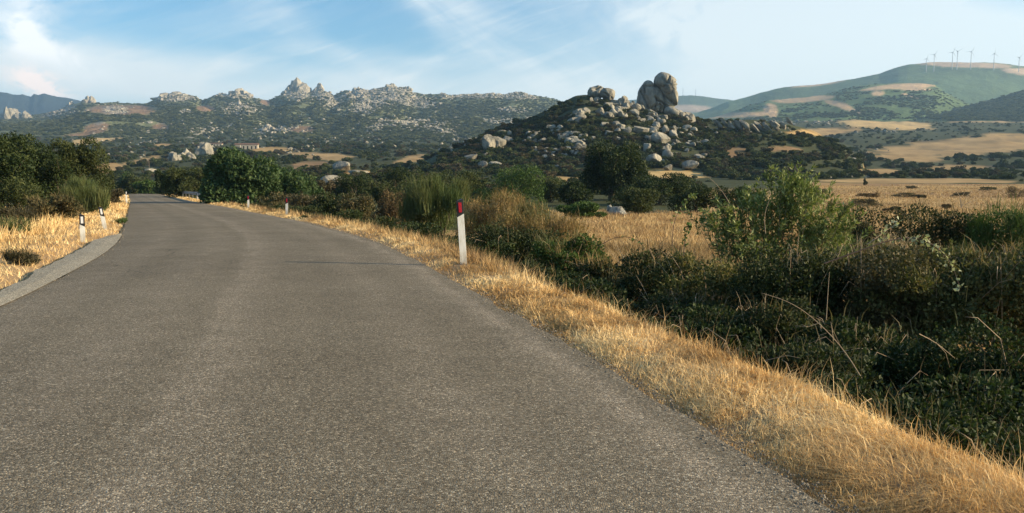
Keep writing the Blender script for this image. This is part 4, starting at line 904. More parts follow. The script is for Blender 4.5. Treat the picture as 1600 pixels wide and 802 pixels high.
src = [first[m.name] for m in PROTO if m.name in first]
k = order[230:]; g = rs(6); n = len(k)
s_ = BR[k][:, None] * np.stack([g.uniform(.9, 1.4, n), g.uniform(.9, 1.3, n), g.uniform(.75, 1.15, n)], 1)
gn_scatter('scrub', np.stack([BX[k], BD[k], BZ[k] - .2], 1), s_, g.uniform(0, 6.28, n), np.array([0, 1, 2, 0, 1, 3])[g.randint(0, 6, n)] % len(src), src, 'dense dark evergreen scrub covering the valley and lower slopes')
PAL['hill'] = [(0.085, 0.105, 0.045), (0.12, 0.135, 0.058), (0.18, 0.17, 0.075)]
hp_ = central.cast(np.array([455.]), np.array([172.])); hb = link('bush', bush_proto(9, 'hill'), None, (hp_[0][0], hp_[1][0], hp_[2][0] - 1)); hb.scale = (5, 5, 4); tag(hb, 'green bush on the slope straight below the tall domed peak', 'bush', 'scrub on the long ridge')
def range_scrub(rd, name, label, px0, px1, py0, py1, n, r0, r1, seed, excl=None, thr=-.35):
    g = rs(seed); px = g.uniform(px0, px1, n); py = g.uniform(py0, py1, n); X, D, z, ok = rd.cast(px, py)
    Xg, Dg, _, okg = raycast_many(px, py, 280); ok &= ~(okg & (Dg < D))
    ok &= fbm2(X, D, 70, 3, seed) > thr
    if excl: ok &= ell(px, py, excl) < .3
    if rd is central: ok &= ~((ell(px, py, ROCKY) > .4) & (g.random_sample(n) < .55))
    X, D, z = X[ok], D[ok], z[ok]; m = len(X); r = g.uniform(r0, r1, m)
    gn_scatter(name, np.stack([X, D, z - r * .2], 1), r[:, None] * np.stack([g.uniform(.9, 1.5, m), g.uniform(.9, 1.4, m), g.uniform(.6, 1.0, m)], 1), g.uniform(0, 6.28, m), np.array([1, 4, 4, 4, 2])[g.randint(0, 5, m)], (src + [src[0]] * 4)[:4] + [hb], label)
range_scrub(central, 'scrub', 'scrub covering the long mountain ridge', -220, 920, 135, 226, 30000, 2.2, 5.0, 41, REDDISH)
range_scrub(rt, 'scrub', 'woodland scrub covering the dark slope at the far right', 1400, 1640, 138, 196, 4000, 2.5, 4.5, 42, None, -.8)
range_scrub(spur, 'scrub', 'scrub covering the green spur below the golden field', 1050, 1620, 128, 196, 7000, 2.2, 4.5, 43, [(1415, 135, 55, 7, -2), (1375, 138, 34, 4, -6), (1372, 146, 14, 5, 0), (1255, 155, 50, 7, -4), (1205, 172, 14, 11, 30), (1150, 180, 65, 6, -3), (1310, 163, 26, 6, 14)], -.1)

# ------------------------------------------------------------------ boulders
def boulder_mesh(seed, sub=4, nf=12, kk=9, rough=.10, name='boulder', mat=None, dlo=.72):
    g = rs(seed); v, f = ico(sub); nrm = g.normal(size=(nf, 3)); nrm /= np.linalg.norm(nrm, axis=1)[:, None]; d = g.uniform(dlo, 1.05, nf)
    q = np.clip(v @ nrm.T / d, 1e-3, None); r = np.exp(-np.log((np.exp(kk * np.log(q))).sum(1)) / kk); r = np.clip(r, .5, 1.25)
    r = r * (1 + rough * fbm(v * 1.6 + seed, 4, seed)) ; return mkmesh(name, (lambda V: V / np.abs(V).max(0) * [1, 1, 1])(v * r[:, None]), f, mat or M_rock, None, False)
BP = [boulder_mesh(s, 4, 7 + s % 5, 26 + (s % 3) * 16, .07 + .03 * (s % 3), dlo=.52) for s in range(10)]
BPS = [boulder_mesh(s + 50, 2, 9, 16, .3, 'boulder', M_rock_far) for s in range(4)]
Gb = 'boulders of the rocky hill'
def boulder_px(cx, cy, w, h, label, group=Gb, seed=0, me=None, D=None, name='boulder', dep=.85, tilt=0.0, base=None):
    g = rs(seed); p = raycast(cx, min(cy + h * .42, 300) if base is None else base, 90) if D is None else at(cx, cy + h * .42, D)
    if p is None: p = at(cx, cy + h * .42, TD)
    D = p[1]; s_ = D / FPX; o = link(name, me or BP[seed % len(BP)]); c = at(cx, cy, D - w * s_ * .15)
    o.location = tuple(c); o.scale = (w / 2 * s_, w / 2 * s_ * dep, h / 2 * s_); o.rotation_euler = (0, tilt, 0)
    # turn the shape about its own vertical without losing the measured width
    return tag(o, label, 'boulder', group)
BL = [
 (1052, 176, 29, 16, 'flat tilted boulder at the right foot of the big twin rock', .25), (1056, 184, 20, 7, 'thin slab wedged under the flat tilted boulder', .2),
 (1079, 190, 19, 24, 'tall leaning boulder with a pointed top, rightmost on the crest', -.35), (1073, 200, 14, 10, 'squat boulder at the foot of the tall leaning one', 0),
 (1040, 203, 11, 15, 'upright pale boulder below the twin rock', .2), (1051, 206, 12, 13, 'angular pale boulder beside the upright one', .1), (1033, 217, 33, 20, 'big pale wedge shaped boulder in the middle of the right slope', .2),
 (1003, 203, 30, 14, 'broad brownish slab below the left side of the twin rock', .15), (1010, 229, 14, 20, 'tall narrow boulder left of the wedge shaped one', 0),
 (1022, 250, 25, 19, 'large rounded grey boulder beside the ivy covered tree', 0), (1045, 243, 22, 15, 'slanting pale boulder above the round ones at the foot of the hill', .5), (1040, 252, 16, 9, 'small flat boulder beside the large grey one', 0), (1044, 262, 15, 11, 'small round boulder at the edge of the straw patch', 0),
 (1078, 259, 25, 17, 'round boulder with a hollow face above the straw patch', 0), (1092, 246, 18, 11, 'flat boulder above the hollow faced one', 0), (1099, 242, 12, 9, 'small boulder at the right end of the hill foot', 0),
 (765, 224, 24, 30, 'dark rounded boulder at the left end of the hill', -.3), (779, 223, 24, 24, 'large sunlit slab leaning on the dark boulder at the left end', .35), (793, 217, 20, 15, 'small slab right of the large sunlit one', .3), (786, 207, 18, 7, 'flat block on top of the sunlit slabs', .1), (797, 209, 9, 10, 'little block at the top right of the sunlit slabs', .2),
 (738, 247, 26, 13, 'low rounded boulder left of the hill foot', 0), (758, 244, 12, 11, 'small round boulder beside the low rounded one', 0), (754, 259, 16, 15, 'angular boulder just behind the bright mastic bush', 0), (775, 257, 24, 10, 'flat pale boulder above the bright mastic bush', 0),
 (870, 261, 19, 12, 'blocky pale boulder at the foot of the middle slope', 0), (880, 199, 17, 10, 'dark boulder cluster block on the left slope', .3), (927, 216, 12, 9, 'pale boulder left of the middle slope', 0), (950, 208, 14, 15, 'pointed pale boulder in the middle of the slope', .2),
 (820, 223, 9, 9, 'small pointed boulder alone on the left slope', 0), (860, 190, 14, 8, 'grey boulder high on the left shoulder', 0),
 (898, 175, 19, 13, 'rounded boulder left below the tower rocks', 0), (895, 188, 13, 17, 'upright pale boulder under the rounded one', .2), (886, 172, 11, 8, 'small pale boulder on the left skyline', 0), (904, 195, 8, 10, 'small block below the upright pale boulder', 0),
 (936, 173, 17, 18, 'dome shaped boulder below the tower rocks', 0), (976, 155, 11, 11, 'squarish boulder on the saddle between the two summits', 0), (964, 167, 13, 20, 'tall dark boulder on the saddle', -.2), (984, 166, 12, 17, 'narrow leaning boulder left of the twin rock', -.45), (972, 172, 8, 14, 'thin leaning slab on the saddle', -.4), (990, 163, 7, 12, 'rounded block tight against the twin rock', 0),
 (989, 186, 18, 11, 'pale boulder under the saddle', .15), (1005, 187, 16, 11, 'boulder directly below the left foot of the twin rock', 0), (960, 180, 7, 10, 'small slab below the saddle', .3),
 (925, 168, 10, 32, 'tall thin pillar under the round cap stone', 0), (919, 168, 7, 26, 'narrow pale pillar left of the tall thin one', .1), (927, 145, 13, 13, 'round cap stone of the left summit', 0),
 (945, 166, 34, 20, 'broad block carrying the flat topped left summit', 0), (957, 160, 14, 18, 'narrow block under the right end of the left summit', .1), (933, 160, 14, 16, 'dark block under the left summit beside the pillars', 0),
 (1020, 189, 14, 9, 'small boulder in the shade under the twin rock', 0), (1062, 194, 11, 10, 'squared block right below the flat tilted boulder', .3), (1030, 192, 10, 7, 'low block beneath the middle of the twin rock', 0), (1044, 190, 10, 9, 'block between the twin rock and the upright pale boulder', .4),
]
for i, (cx, cy, w, h, lab, tl) in enumerate(BL):
    D = None
    if cy < 200 and 850 < cx < 1100: D = TD - 6 - (cy - 140) * .25
    boulder_px(cx, cy, w, h, lab, seed=i, tilt=tl, D=D)
# lower outcrops away from the hill
BL2 = [
 (533, 262, 31, 20, 'rounded pale boulder on top of the big sunlit outcrop beyond the hedge', 'boulders beyond the hedge', 0), (545, 259, 10, 9, 'little round boulder on the right shoulder of the outcrop', 'boulders beyond the hedge', 0), (556, 269, 40, 10, 'long flat pale rock reaching right from the outcrop', 'boulders beyond the hedge', .05), (521, 284, 44, 21, 'big sunlit boulder with dark vertical streaks beyond the hedge', 'boulders beyond the hedge', 0), (505, 279, 18, 9, 'small grey rock left of the streaked boulder', 'boulders beyond the hedge', 0), (543, 289, 16, 10, 'low rock at the right foot of the streaked boulder', 'boulders beyond the hedge', 0),
 (236, 268, 22, 9, 'flat grey stone slab below the utility poles', 'outcrop above the road', 0),
]
for i, (cx, cy, w, h, lab, gr, tl) in enumerate(BL2): boulder_px(cx, cy, w, h, lab, gr, seed=i + 3, tilt=tl)
OUTC = [(272, 250, 22, 13, 'pale cracked rocks at the left end of the outcrop above the spreading tree'), (292, 249, 24, 13, 'slanting cracked rocks in the middle of the outcrop above the spreading tree'), (318, 246, 30, 22, 'tall cracked rock mass above the big leafy tree')]
for i, (cx, cy, w, h, lab) in enumerate([(965, 331, 30, 20, 'grey lichened boulder at the back of the small straw field'), (952, 325, 10, 12, 'small upright stone beside the grey lichened boulder')]):
    o = boulder_px(cx, cy, w, h, lab, 'stones in the small field', seed=i, me=boulder_mesh(80 + i, 4, 8, 12, .2, 'boulder', M_rock_near), D=raycast(cx, 338)[1])
# slabs leaning in a row right of the hill
g = rs(9)
SLAB = ['leftmost leaning slab of the ribbed outcrop right of the hill', 'broad leaning slab second in the ribbed outcrop', 'thin leaning slab third in the ribbed outcrop', 'tall leaning slab fourth in the ribbed outcrop', 'short slab fifth in the ribbed outcrop', 'curved slab at the middle of the ribbed outcrop', 'long slab right of the middle of the ribbed outcrop', 'pale slab eighth in the ribbed outcrop', 'broken slab ninth in the ribbed outcrop', 'low slab near the right end of the ribbed outcrop', 'small slab at the right end of the ribbed outcrop', 'last little slab of the ribbed outcrop']
for i in range(12):
    cx = 1126 + i * 10 + g.uniform(-3, 3); cy = 194 + g.uniform(-5, 6)
    boulder_px(cx, cy, g.uniform(6, 9), g.uniform(24, 32) if i < 9 else 16, SLAB[i], 'ribbed slab outcrop', seed=i + 20, tilt=-.75, D=TD - 30 - g.uniform(0, 8), dep=1.6)
# smaller boulders in screes: things of one group
def scree(n, pts, smin, smax, lab, gr, seed):
    g = rs(seed); c = 0; tries = 0
    while c < n and tries < n * 6:
        tries += 1; j = g.randint(len(pts)); cx, cy, rx, ry = pts[j]; px = cx + g.normal() * rx * .5; py = cy + g.normal() * ry * .5; p = raycast(px, py, 120)
        if p is None: continue
        w = g.uniform(smin, smax) ; s0 = w / 2 * p[1] / FPX; o = link('boulder', BP[g.randint(10)], None, (p[0], p[1] - s0 * .35, p[2] + s0 * .35)); o.scale = (s0 * g.uniform(.8, 1.3), s0, s0 * g.uniform(.6, 1.0)); o.rotation_euler = (g.uniform(-.5, .5), g.uniform(-.5, .5), g.uniform(0, 6.28)); tag(o, lab, 'boulder', gr); c += 1
scree(78, [(885, 226, 22, 16), (862, 246, 20, 12), (840, 220, 18, 12), (898, 222, 16, 12), (870, 205, 12, 8), (905, 235, 12, 10)], 8, 17, 'small boulder in the stone run on the left half of the rocky hill', 'small boulders of the left stone run', 61)
scree(66, [(1030, 200, 25, 12), (1065, 210, 20, 10), (1015, 215, 22, 15), (960, 205, 25, 14), (1050, 230, 25, 18), (1085, 225, 18, 14)], 7, 16, 'small boulder scattered on the right half of the rocky hill', 'small boulders of the right slope', 62)
scree(64, [(948, 172, 20, 8), (900, 185, 14, 12), (975, 175, 20, 10), (1000, 186, 12, 6), (1025, 184, 25, 7), (1072, 186, 14, 8), (978, 168, 14, 8), (948, 180, 20, 6), (905, 180, 12, 8), (1060, 180, 20, 6)], 9, 18, 'small boulder wedged near the crest of the rocky hill', 'small boulders near the crest', 63)
def stone_field(pts, n, smin, smax, label, seed, srcs):
    g = rs(seed); L_ = np.array(pts, float); j = g.randint(0, len(L_), n); px = L_[j, 0] + g.normal(0, .5, n) * L_[j, 2]; py = L_[j, 1] + g.normal(0, .5, n) * L_[j, 3]
    X, D, z, ok = raycast_many(px, py, 120); X, D, z = X[ok], D[ok], z[ok]; m = len(X); r = g.uniform(smin, smax, m) / 2 * D / FPX
    gn_scatter('scattered_rocks', np.stack([X, D, z + r * .3], 1), r[:, None] * np.stack([g.uniform(.8, 1.5, m), g.uniform(.8, 1.3, m), g.uniform(.6, 1.1, m)], 1), g.uniform(0, 6.28, m), g.randint(0, len(srcs), m), srcs, label, g.uniform(-.4, .4, m))
BSRC = [o for o in C.objects if o.name.startswith('boulder') and o.type == 'MESH'][:60]; BSRC = list({o.data.name: o for o in BSRC}.values())[:8]
stone_field([(735, 215, 25, 8), (720, 222, 20, 8), (745, 250, 20, 10), (700, 230, 15, 8), (1120, 205, 20, 10), (1160, 200, 40, 12), (1210, 200, 30, 10), (1240, 190, 25, 6), (1280, 192, 20, 5), (1270, 188, 40, 4), (1130, 225, 15, 12), (1340, 240, 50, 8), (1400, 205, 60, 5), (1330, 275, 60, 5),
             (470, 235, 20, 8), (520, 215, 40, 10), (620, 225, 60, 15), (440, 240, 20, 6), (330, 225, 60, 12), (200, 245, 40, 10), (575, 215, 20, 6), (230, 225, 40, 8)], 380, 2, 6, 'small pale boulders strewn through the scrub of valley and lower slopes', 65, BSRC)

# the big summit rocks: measured outlines inflated to full, solid volumes
def inflate(name, label, poly, D, thick, parent=None, cracks=(), seed=0, N=150, cat=None, mat=None, rough=.9, lean=0.0):
    P = np.array(poly, float); c2 = P.mean(0); 
    seg = np.vstack([P, P[:1]]); ln = np.r_[0, np.cumsum(np.linalg.norm(np.diff(seg, axis=0), axis=1))]; s_ = np.linspace(0, ln[-1], N, endpoint=False)
    O = np.stack([np.interp(s_, ln, seg[:, 0]), np.interp(s_, ln, seg[:, 1])], 1); O = (np.roll(O, 1, 0) + O * 2 + np.roll(O, -1, 0)) / 4
    sc = D / FPX; org = at(c2[0], c2[1], D)
    loc = np.stack([(O[:, 0] - c2[0]) * sc, -(O[:, 1] - c2[1]) * sc], 1)
    fr = np.sin(np.linspace(0, 1, 17) * math.pi / 2); fr = fr[1:]
    V = []; rings = []
    for side in (-1, 1):
        for q in (fr if side == -1 else fr[::-1][1:]):
            y = side * thick / 2 * (1 - q ** 2.6) ** (1 / 2.2); V.append(np.stack([loc[:, 0] * q, np.full(N, y), loc[:, 1] * q], 1))
    K = len(V); V = np.concatenate(V); V = np.concatenate([V, [[0, -thick / 2, 0], [0, thick / 2, 0]]])
    nz = fbm(V * .10 + seed, 4, seed); rad = V / (np.linalg.norm(V, axis=1)[:, None] + 1e-6)
    nz2 = fbm(V * .40 + seed, 5, seed + 4, .6) * .9
    V = V + np.stack([nz * 0.35, nz * 1.6, nz * 0.35], 1) * rough + rad * (nz2 * .45)[:, None]
    V[:, 1] += lean * V[:, 2]
    for cr, dp, wd in cracks:
        C2 = (np.array(cr, float) - c2) * [sc, -sc]; best = np.full(len(V), 1e9)
        for a, b in zip(C2[:-1], C2[1:]):
            ab = b - a; tq = np.clip(((V[:, [0, 2]] - a) @ ab) / (ab @ ab), 0, 1); best = np.minimum(best, np.linalg.norm(V[:, [0, 2]] - a - tq[:, None] * ab, axis=1))
        V[:, 1] += np.where(V[:, 1] < thick * .3, (1.3 if name == 'head_rock' else 2.0) * dp * np.exp(-(best / (wd * .62)) ** 2), 0)
    i = np.arange(K - 1)[:, None] * N; j = np.arange(N)[None]; j2 = (j + 1) % N
    F = np.stack([i + j, i + j2, i + N + j2, i + N + j], -1).reshape(-1, 4); jj = np.arange(N)
    F3 = np.concatenate([np.stack([jj, np.full(N, K * N), (jj + 1) % N], -1), np.stack([(K - 1) * N + (jj + 1) % N, np.full(N, K * N + 1), (K - 1) * N + jj], -1)])
    o = link(name, mkmesh(name, V, [F3, F], mat or M_rock, None, True), parent, org if parent is None else org - np.array(parent.location))
    if cat: tag(o, label, cat)
    return o
Z6 = lambda L: [(980 + x / 8.023, 100 + y / 8.02) for x, y in L]
Z5 = lambda L: [(850 + x / 8.02, 100 + y / 8.02) for x, y in L]
p0 = at(1028, 180, TD)
tw = thing('twin_rock', 'huge twin granite rock like a head resting on a shoulder, on the hill summit', 'rock', p0)
bodyP = Z6([(130, 420), (138, 350), (175, 285), (215, 225), (250, 207), (290, 220), (325, 262), (350, 280), (400, 310), (450, 370), (500, 430), (560, 480), (600, 530), (560, 580), (480, 610), (400, 640), (300, 660), (220, 660), (165, 640), (140, 560), (125, 490)])
inflate('shoulder_rock', None, bodyP, TD, 17, tw, [(Z6([(225, 300), (300, 305), (350, 290)]), .9, .7), (Z6([(200, 300), (205, 380)]), 1.2, .8), (Z6([(165, 360), (200, 450), (240, 540)]), 1.5, .9), (Z6([(320, 440), (360, 480), (420, 500), (440, 530)]), 1.6, .7), (Z6([(430, 420), (450, 500), (440, 580)]), 1.4, .9), (Z6([(280, 560), (330, 540), (380, 520)]), 1.2, .6), (Z6([(340, 470), (330, 540), (310, 620)]), 1.0, .6), (Z6([(400, 540), (380, 600)]), 1.0, .6), (Z6([(230, 540), (260, 600), (300, 590)]), 1.3, .6)], 3)
headP = Z6([(338, 215), (352, 165), (385, 130), (420, 112), (460, 112), (510, 130), (560, 165), (595, 195), (610, 215), (596, 232), (606, 248), (622, 264), (606, 276), (606, 300), (614, 316), (604, 335), (620, 360), (632, 400), (632, 450), (625, 520), (590, 515), (540, 480), (490, 440), (450, 400), (420, 350), (395, 305), (355, 275), (340, 245)])
inflate('head_rock', None, headP, TD - 3.5, 15, tw, [(Z6([(505, 180), (485, 220), (470, 260)]), 1.4, .8), (Z6([(410, 190), (440, 250), (445, 300)]), .9, .8), (Z6([(560, 250), (590, 262)]), .8, .5), (Z6([(500, 400), (560, 350), (610, 345)]), .5, .6)], 9)
p1 = at(932, 150, TD)
tr_ = thing('tower_rock', 'blocky granite summit with a flat top left of the twin rock', 'rock', p1)
inflate('block_rock', None, Z5([(700, 345), (740, 305), (800, 308), (860, 322), (884, 345), (886, 400), (870, 440), (840, 450), (815, 480), (790, 440), (750, 430), (715, 410)]), TD - 8, 11, tr_, [(Z5([(755, 380), (790, 410)]), .8, .6)], 5, 110, rough=.5)
inflate('cap_rock', None, Z5([(545, 390), (548, 340), (570, 300), (620, 288), (680, 272), (715, 280), (745, 305), (740, 360), (720, 430), (680, 440), (640, 440), (600, 430), (560, 430)]), TD, 8, tr_, [(Z5([(600, 400), (640, 330), (700, 300)]), .8, .6)], 6, 110, rough=.5)

# ------------------------------------------------------------------ crags on the long ridge
def crag(px, pyb, w, h, D, label, seed, mat=None, sharp=1.0, group='granite crags on the long ridge', c=None, top=True):
    """one mass of fractured granite: angular lobes stacked towards the middle"""
    g = rs(seed); s_ = D / FPX; W2 = w / 2 * s_; Hh = h * s_; n = int(np.clip(3 + w / max(h, 1) * 2.6, 4, 15)); parts = []
    for i in range(n):
        t = (i + .5) / n * 2 - 1 + g.normal(0, .08); v, f = ico(2); v = v.copy(); nf = 9
        nrm = g.normal(size=(nf, 3)); nrm[:, 2] *= .6; nrm /= np.linalg.norm(nrm, axis=1)[:, None]; d = g.uniform(.68, 1.0, nf)
        q = np.clip(v @ nrm.T / d, 1e-3, None); r = np.clip(np.exp(-np.log(np.exp(18 * np.log(q)).sum(1)) / 18), .5, 1.3); r *= 1 + .22 * fbm(v * [3, 3, 1.8] + seed + i, 3, seed)
        env = max(.25, 1 - abs(t) ** (1.6 if sharp < .6 else 1.25) * (.55 + .35 * sharp)); rz = Hh * env * g.uniform(.72, 1.0); rw = W2 * (1.9 / n + .20) * g.uniform(.9, 1.2)
        V = v * r[:, None] * [rw, rw * 1.2, rz]; V[:, 0] += t * W2 * .86; V[:, 1] += g.normal(0, W2 * .22); parts.append((V, f))
    V, F, _ = join(parts); V = V + (fbm(V / (W2 * .18) + seed, 3, seed) * W2 * .05)[:, None]
    o = link('granite_crag', mkmesh('granite_crag', V, F, mat or M_rock_far, None, False), None, at(px, pyb, D) if c is None else c); return tag(o, label, 'crag', group)
CR = [(466, 147, 38, 23, 2960, 'tall domed granite peak, highest of the left ridge', .45), (499, 148, 20, 16, 2960, 'small pointed crag right of the domed peak', .7), (373, 151, 38, 12, 2960, 'broad pale crag between domed peak and long crag', .7), (345, 152, 22, 7, 2960, 'low crag left of the broad pale crag', .4), (277, 155, 58, 9, 2960, 'long low rocky crest left of the broad pale crag', .3), (140, 164, 20, 14, 2900, 'dark knob rising above the reddish slope at the left', .6), (112, 169, 12, 9, 2900, 'small round knob beside the dark knob', .5), (18, 183, 30, 16, 2700, 'rounded grey crag at the far left edge below the blue mountain', .5), (41, 184, 14, 12, 2700, 'small grey crag right of the rounded one', .5),
 (374, 178, 34, 17, 2300, 'tan crag on the near slope below the broad pale crag', 1.0), (396, 178, 16, 9, 2300, 'smaller tan crag right of the first tan crag', .6), (346, 177, 12, 9, 2400, 'small tan crag left of the tan crags', .6), (509, 181, 19, 15, 2200, 'bright yellowish crag alone on the middle slope', 1.1), (492, 180, 16, 7, 2200, 'low grey crag left of the yellowish crag', .5), (612, 140, 30, 9, 2960, 'jagged crest crag above the pale rock slope', .8), (636, 141, 16, 7, 2960, 'flat crag with a tiny horn on the crest', .6), (560, 146, 26, 8, 2960, 'grey crag on the crest left of the jagged one', .5), (588, 146, 16, 8, 2960, 'small grey crag next to the jagged one', .6), (535, 149, 18, 6, 2960, 'low crag in the dip of the ridge', .5),
 (585, 160, 32, 12, 2800, 'grey rock face high on the slope under the crest', .5), (576, 173, 30, 12, 2600, 'large grey rock face below the crest crags', .4), (625, 158, 44, 9, 2800, 'long pale rock face under the jagged crag', .3), (548, 174, 12, 8, 2600, 'narrow grey rock face left of the large one', .5), (650, 158, 24, 6, 2800, 'right end of the long pale rock face', .3), (520, 160, 14, 9, 2850, 'slanting rock face right of the pointed crag', .6), (746, 155, 11, 8, 2900, 'small steep crag on the right part of the ridge', .7), (690, 150, 14, 5, 2960, 'small crest crag right of the horned crag', .5), (810, 148, 26, 5, 2960, 'low crest crag near the right end of the ridge', .4), (770, 149, 30, 4, 2960, 'low crest crag in the long right crest', .3),
 (672, 188, 14, 7, 2000, 'yellowish crag at the top of the near stone slope', .8), (685, 196, 22, 8, 1950, 'yellowish crag in the middle of the near stone slope', .7), (600, 194, 34, 5, 1950, 'low tan rock band on the near slope', .3), (634, 193, 24, 5, 1950, 'low tan rock band right of the first', .3), (420, 203, 22, 8, 1700, 'yellowish rock heap near the foot of the slope', .6), (408, 207, 12, 7, 1700, 'rounded rock left of the yellowish heap', .6), (450, 205, 16, 7, 1700, 'rough rock heap right of the yellowish heap', .5), (552, 209, 12, 6, 1600, 'small bright rock heap in the lower scrub', .6), (575, 206, 16, 4, 1600, 'flat pale rock band in the lower scrub', .4)]
for i, (px, pb, w, h, D, lab, sh) in enumerate(CR):
    crag(px, pb, w, h, D, lab, 400 + i, M_rock if px < 60 else None, sh)
for i, (cx, cy, w, h, lab) in enumerate(OUTC):
    p = raycast(cx, cy, 90); crag(cx, cy, w, h, p[1], lab, 700 + i, M_rock, .3, 'cracked rocks above the road')
def far_rocks():
    g = rs(88); pts = []; L = [(a, b, c, d, 1.0) for a, b, c, d, _ in ROCKY] + [(500, 195, 250, 22, 1.0), (300, 205, 200, 15, .6)]
    px = []; py = []
    for cx, cy, rx, ry, w in L:
        m = int(rx * ry * (.8 if rx < 100 else .04) * w) + 8; px.append(g.normal(cx, rx * .55, m)); py.append(g.normal(cy, ry * .6, m))
    px = np.concatenate(px); py = np.concatenate(py); X, D, z, ok = central.cast(px, py); Xg, Dg, zg, okg = raycast_many(px, py, 280)
    use = ok & ~(okg & (Dg < D)); pts = np.concatenate([np.stack([X, D, z], 1)[use], np.stack([Xg, Dg, zg], 1)[okg & (Dg > 600) & ~(ok & (D < Dg))]]); m = len(pts)
    r = g.uniform(.9, 2.2, m) * (1 + 1.3 * g.random_sample(m) ** 3) * (pts[:, 1] / 2200) ** .7 * 1.25
    srcs = []
    for i, (px_, py_) in enumerate([(505, 188), (560, 196), (470, 192), (640, 186)]):
        p = central.cast(np.array([float(px_)]), np.array([float(py_)])); o = link('boulder', BPS[i], None, (p[0][0], p[1][0], p[2][0] + 1)); o.scale = (4, 4, 3.4)
        tag(o, ['pale boulder speck just left of the yellowish ridge crag', 'pale boulder speck above the low tan rock band', 'pale boulder speck left of the low grey ridge crag', 'pale boulder speck left of the near stone slope'][i], 'boulder', 'pale boulders on the long ridge'); srcs.append(o)
    gn_scatter('scattered_rocks', pts, r[:, None] * np.stack([g.uniform(.8, 1.5, m), g.uniform(.8, 1.3, m), g.uniform(.6, 1.1, m)], 1), g.uniform(0, 6.28, m), g.randint(0, 4, m), srcs, 'countless pale rocks strewn over the mountain ridge', g.uniform(-.4, .4, m))
far_rocks()

# ------------------------------------------------------------------ road posts, guard rails, poles
def post_parts(hgt, side):
    """delineator: white blade, black sloping cap band, coloured reflector"""
    w, d = .12, .095
    a = np.array([(-w / 2, -d / 2), (w / 2, -d / 2), (w / 2 - .03, d / 2), (-w / 2 + .03, d / 2)])
    def prism(z0, z1l, z1r, e=0.0, z0l=None, z0r=None):
        p = a * (1 + e * 2 / w); lo = [z0l if z0l is not None else z0, z0r if z0r is not None else z0, z0r if z0r is not None else z0, z0l if z0l is not None else z0]; hi = [z1l, z1r, z1r, z1l]
        V = np.array([(x, y, z) for (x, y), z in zip(p, lo)] + [(x, y, z) for (x, y), z in zip(p, hi)]); F = np.array([[3, 2, 1, 0], [4, 5, 6, 7], [0, 1, 5, 4], [1, 2, 6, 5], [2, 3, 7, 6], [3, 0, 4, 7]]); return V, F
    t0 = hgt - .27
    s0, s1 = (-.03, .03) if side > 0 else (.03, -.03)
    return prism(-.3, hgt - .006 + s0 * .5, hgt - .006 + s1 * .5), prism(0, hgt + s0 * .5, hgt + s1 * .5, .003, t0 + s0, t0 + s1), box(0, -d / 2 - .008, hgt - .13, .055, .008, .17)
def road_post(px, pyb, hpx, label, side, rz, lean=0.0, fwd=0.0, refl=None):
    D = (.03 - H) / float(m_of(pyb)); X = float(u_of(px, pyb)) * D; X = min(X, float(XR(D)) + .8) if side > 0 else X; p = np.array([X, D, max(float(zground(np.array([X]), np.array([D]))[0]), -.1)]); hgt = hpx * D / FPX; bl, bd, rf = post_parts(hgt, side)
    t_ = thing('road_post', label, 'road post', p, rz, 'white road posts with black caps'); t_.rotation_euler = (fwd, lean, rz)
    for nm, (V, F), m in (('blade', bl, M_post), ('black_band', bd, M_black), ('reflector', rf, refl or (M_red if side > 0 else M_refl))):
        me = mkmesh(nm, V, F, m); o = link(nm, me, t_)
        bv = o.modifiers.new('bevel', 'BEVEL'); bv.width = .004 if nm != 'reflector' else .002; bv.segments = 2
    return t_
road_post(724, 414, 101, 'nearest road post, white with a red reflector, leaning left', 1, R(12), R(-3.5))
road_post(455, 336.5, 27, 'road post with a reddish cap between the two thickets', 1, R(5), R(1))
road_post(402, 326, 20, 'plain looking white road post below the big leafy tree', 1, R(10), 0)
road_post(340, 317, 13, 'small road post in the shade of the big leafy tree', 1, R(10), 0)
road_post(310, 313.5, 12, 'white road post at the near end of the right guard rail', 1, R(15), 0, refl=M_refl)
road_post(273, 308, 9, 'white road post at the far end of the right guard rail', 1, R(15), 0, refl=M_refl)
road_post(130, 376, 43, 'upright white road post with a white reflector on the left verge', -1, R(18), 0)
road_post(165, 360, 36, 'white road post leaning left on the left verge', -1, R(18), R(-9))
road_post(198, 318, 20, 'far left road post beside the short guard rail', -1, R(20), 0)
road_post(190, 307.5, 10, 'tiny white road post at the crest on the left', -1, R(20), 0)

def guard_rail(label, pa, pb, npost, hgt=.62):
    a = np.array(pa, float); b = np.array(pb, float); t_ = thing('guard_rail', label, 'guard rail', a, 0, 'guard rails'); d = b - a; L = np.linalg.norm(d[:2]); an = math.atan2(d[1], d[0]); t_.rotation_euler = (0, 0, an)
    prof = np.array([(0, .15), (.04, .12), (.04, .07), (0, .03), (0, -.03), (.04, -.07), (.04, -.12), (0, -.15)]); n = len(prof); pr = np.concatenate([prof, prof[::-1] - [.012, 0]]); m = len(pr)
    V = np.concatenate([np.stack([np.full(m, x), pr[:, 0] * -1, pr[:, 1] + hgt + dz], 1) for x, dz in ((-0.4, -.05), (0, 0), (L, d[2]))]); F = []
    for s_ in range(2):
        for k_ in range(m): F.append([s_ * m + k_, s_ * m + (k_ + 1) % m, (s_ + 1) * m + (k_ + 1) % m, (s_ + 1) * m + k_])
    link('beam', mkmesh('beam', V, np.array(F), M_steel), t_)
    pm = mkmesh('post', *box(0, .08, hgt / 2 - .1, .10, .06, hgt + .2), M_steel)
    for k_ in range(npost): link('post', pm, t_, (L * k_ / (npost - 1), 0, d[2] * k_ / (npost - 1)))
    return t_
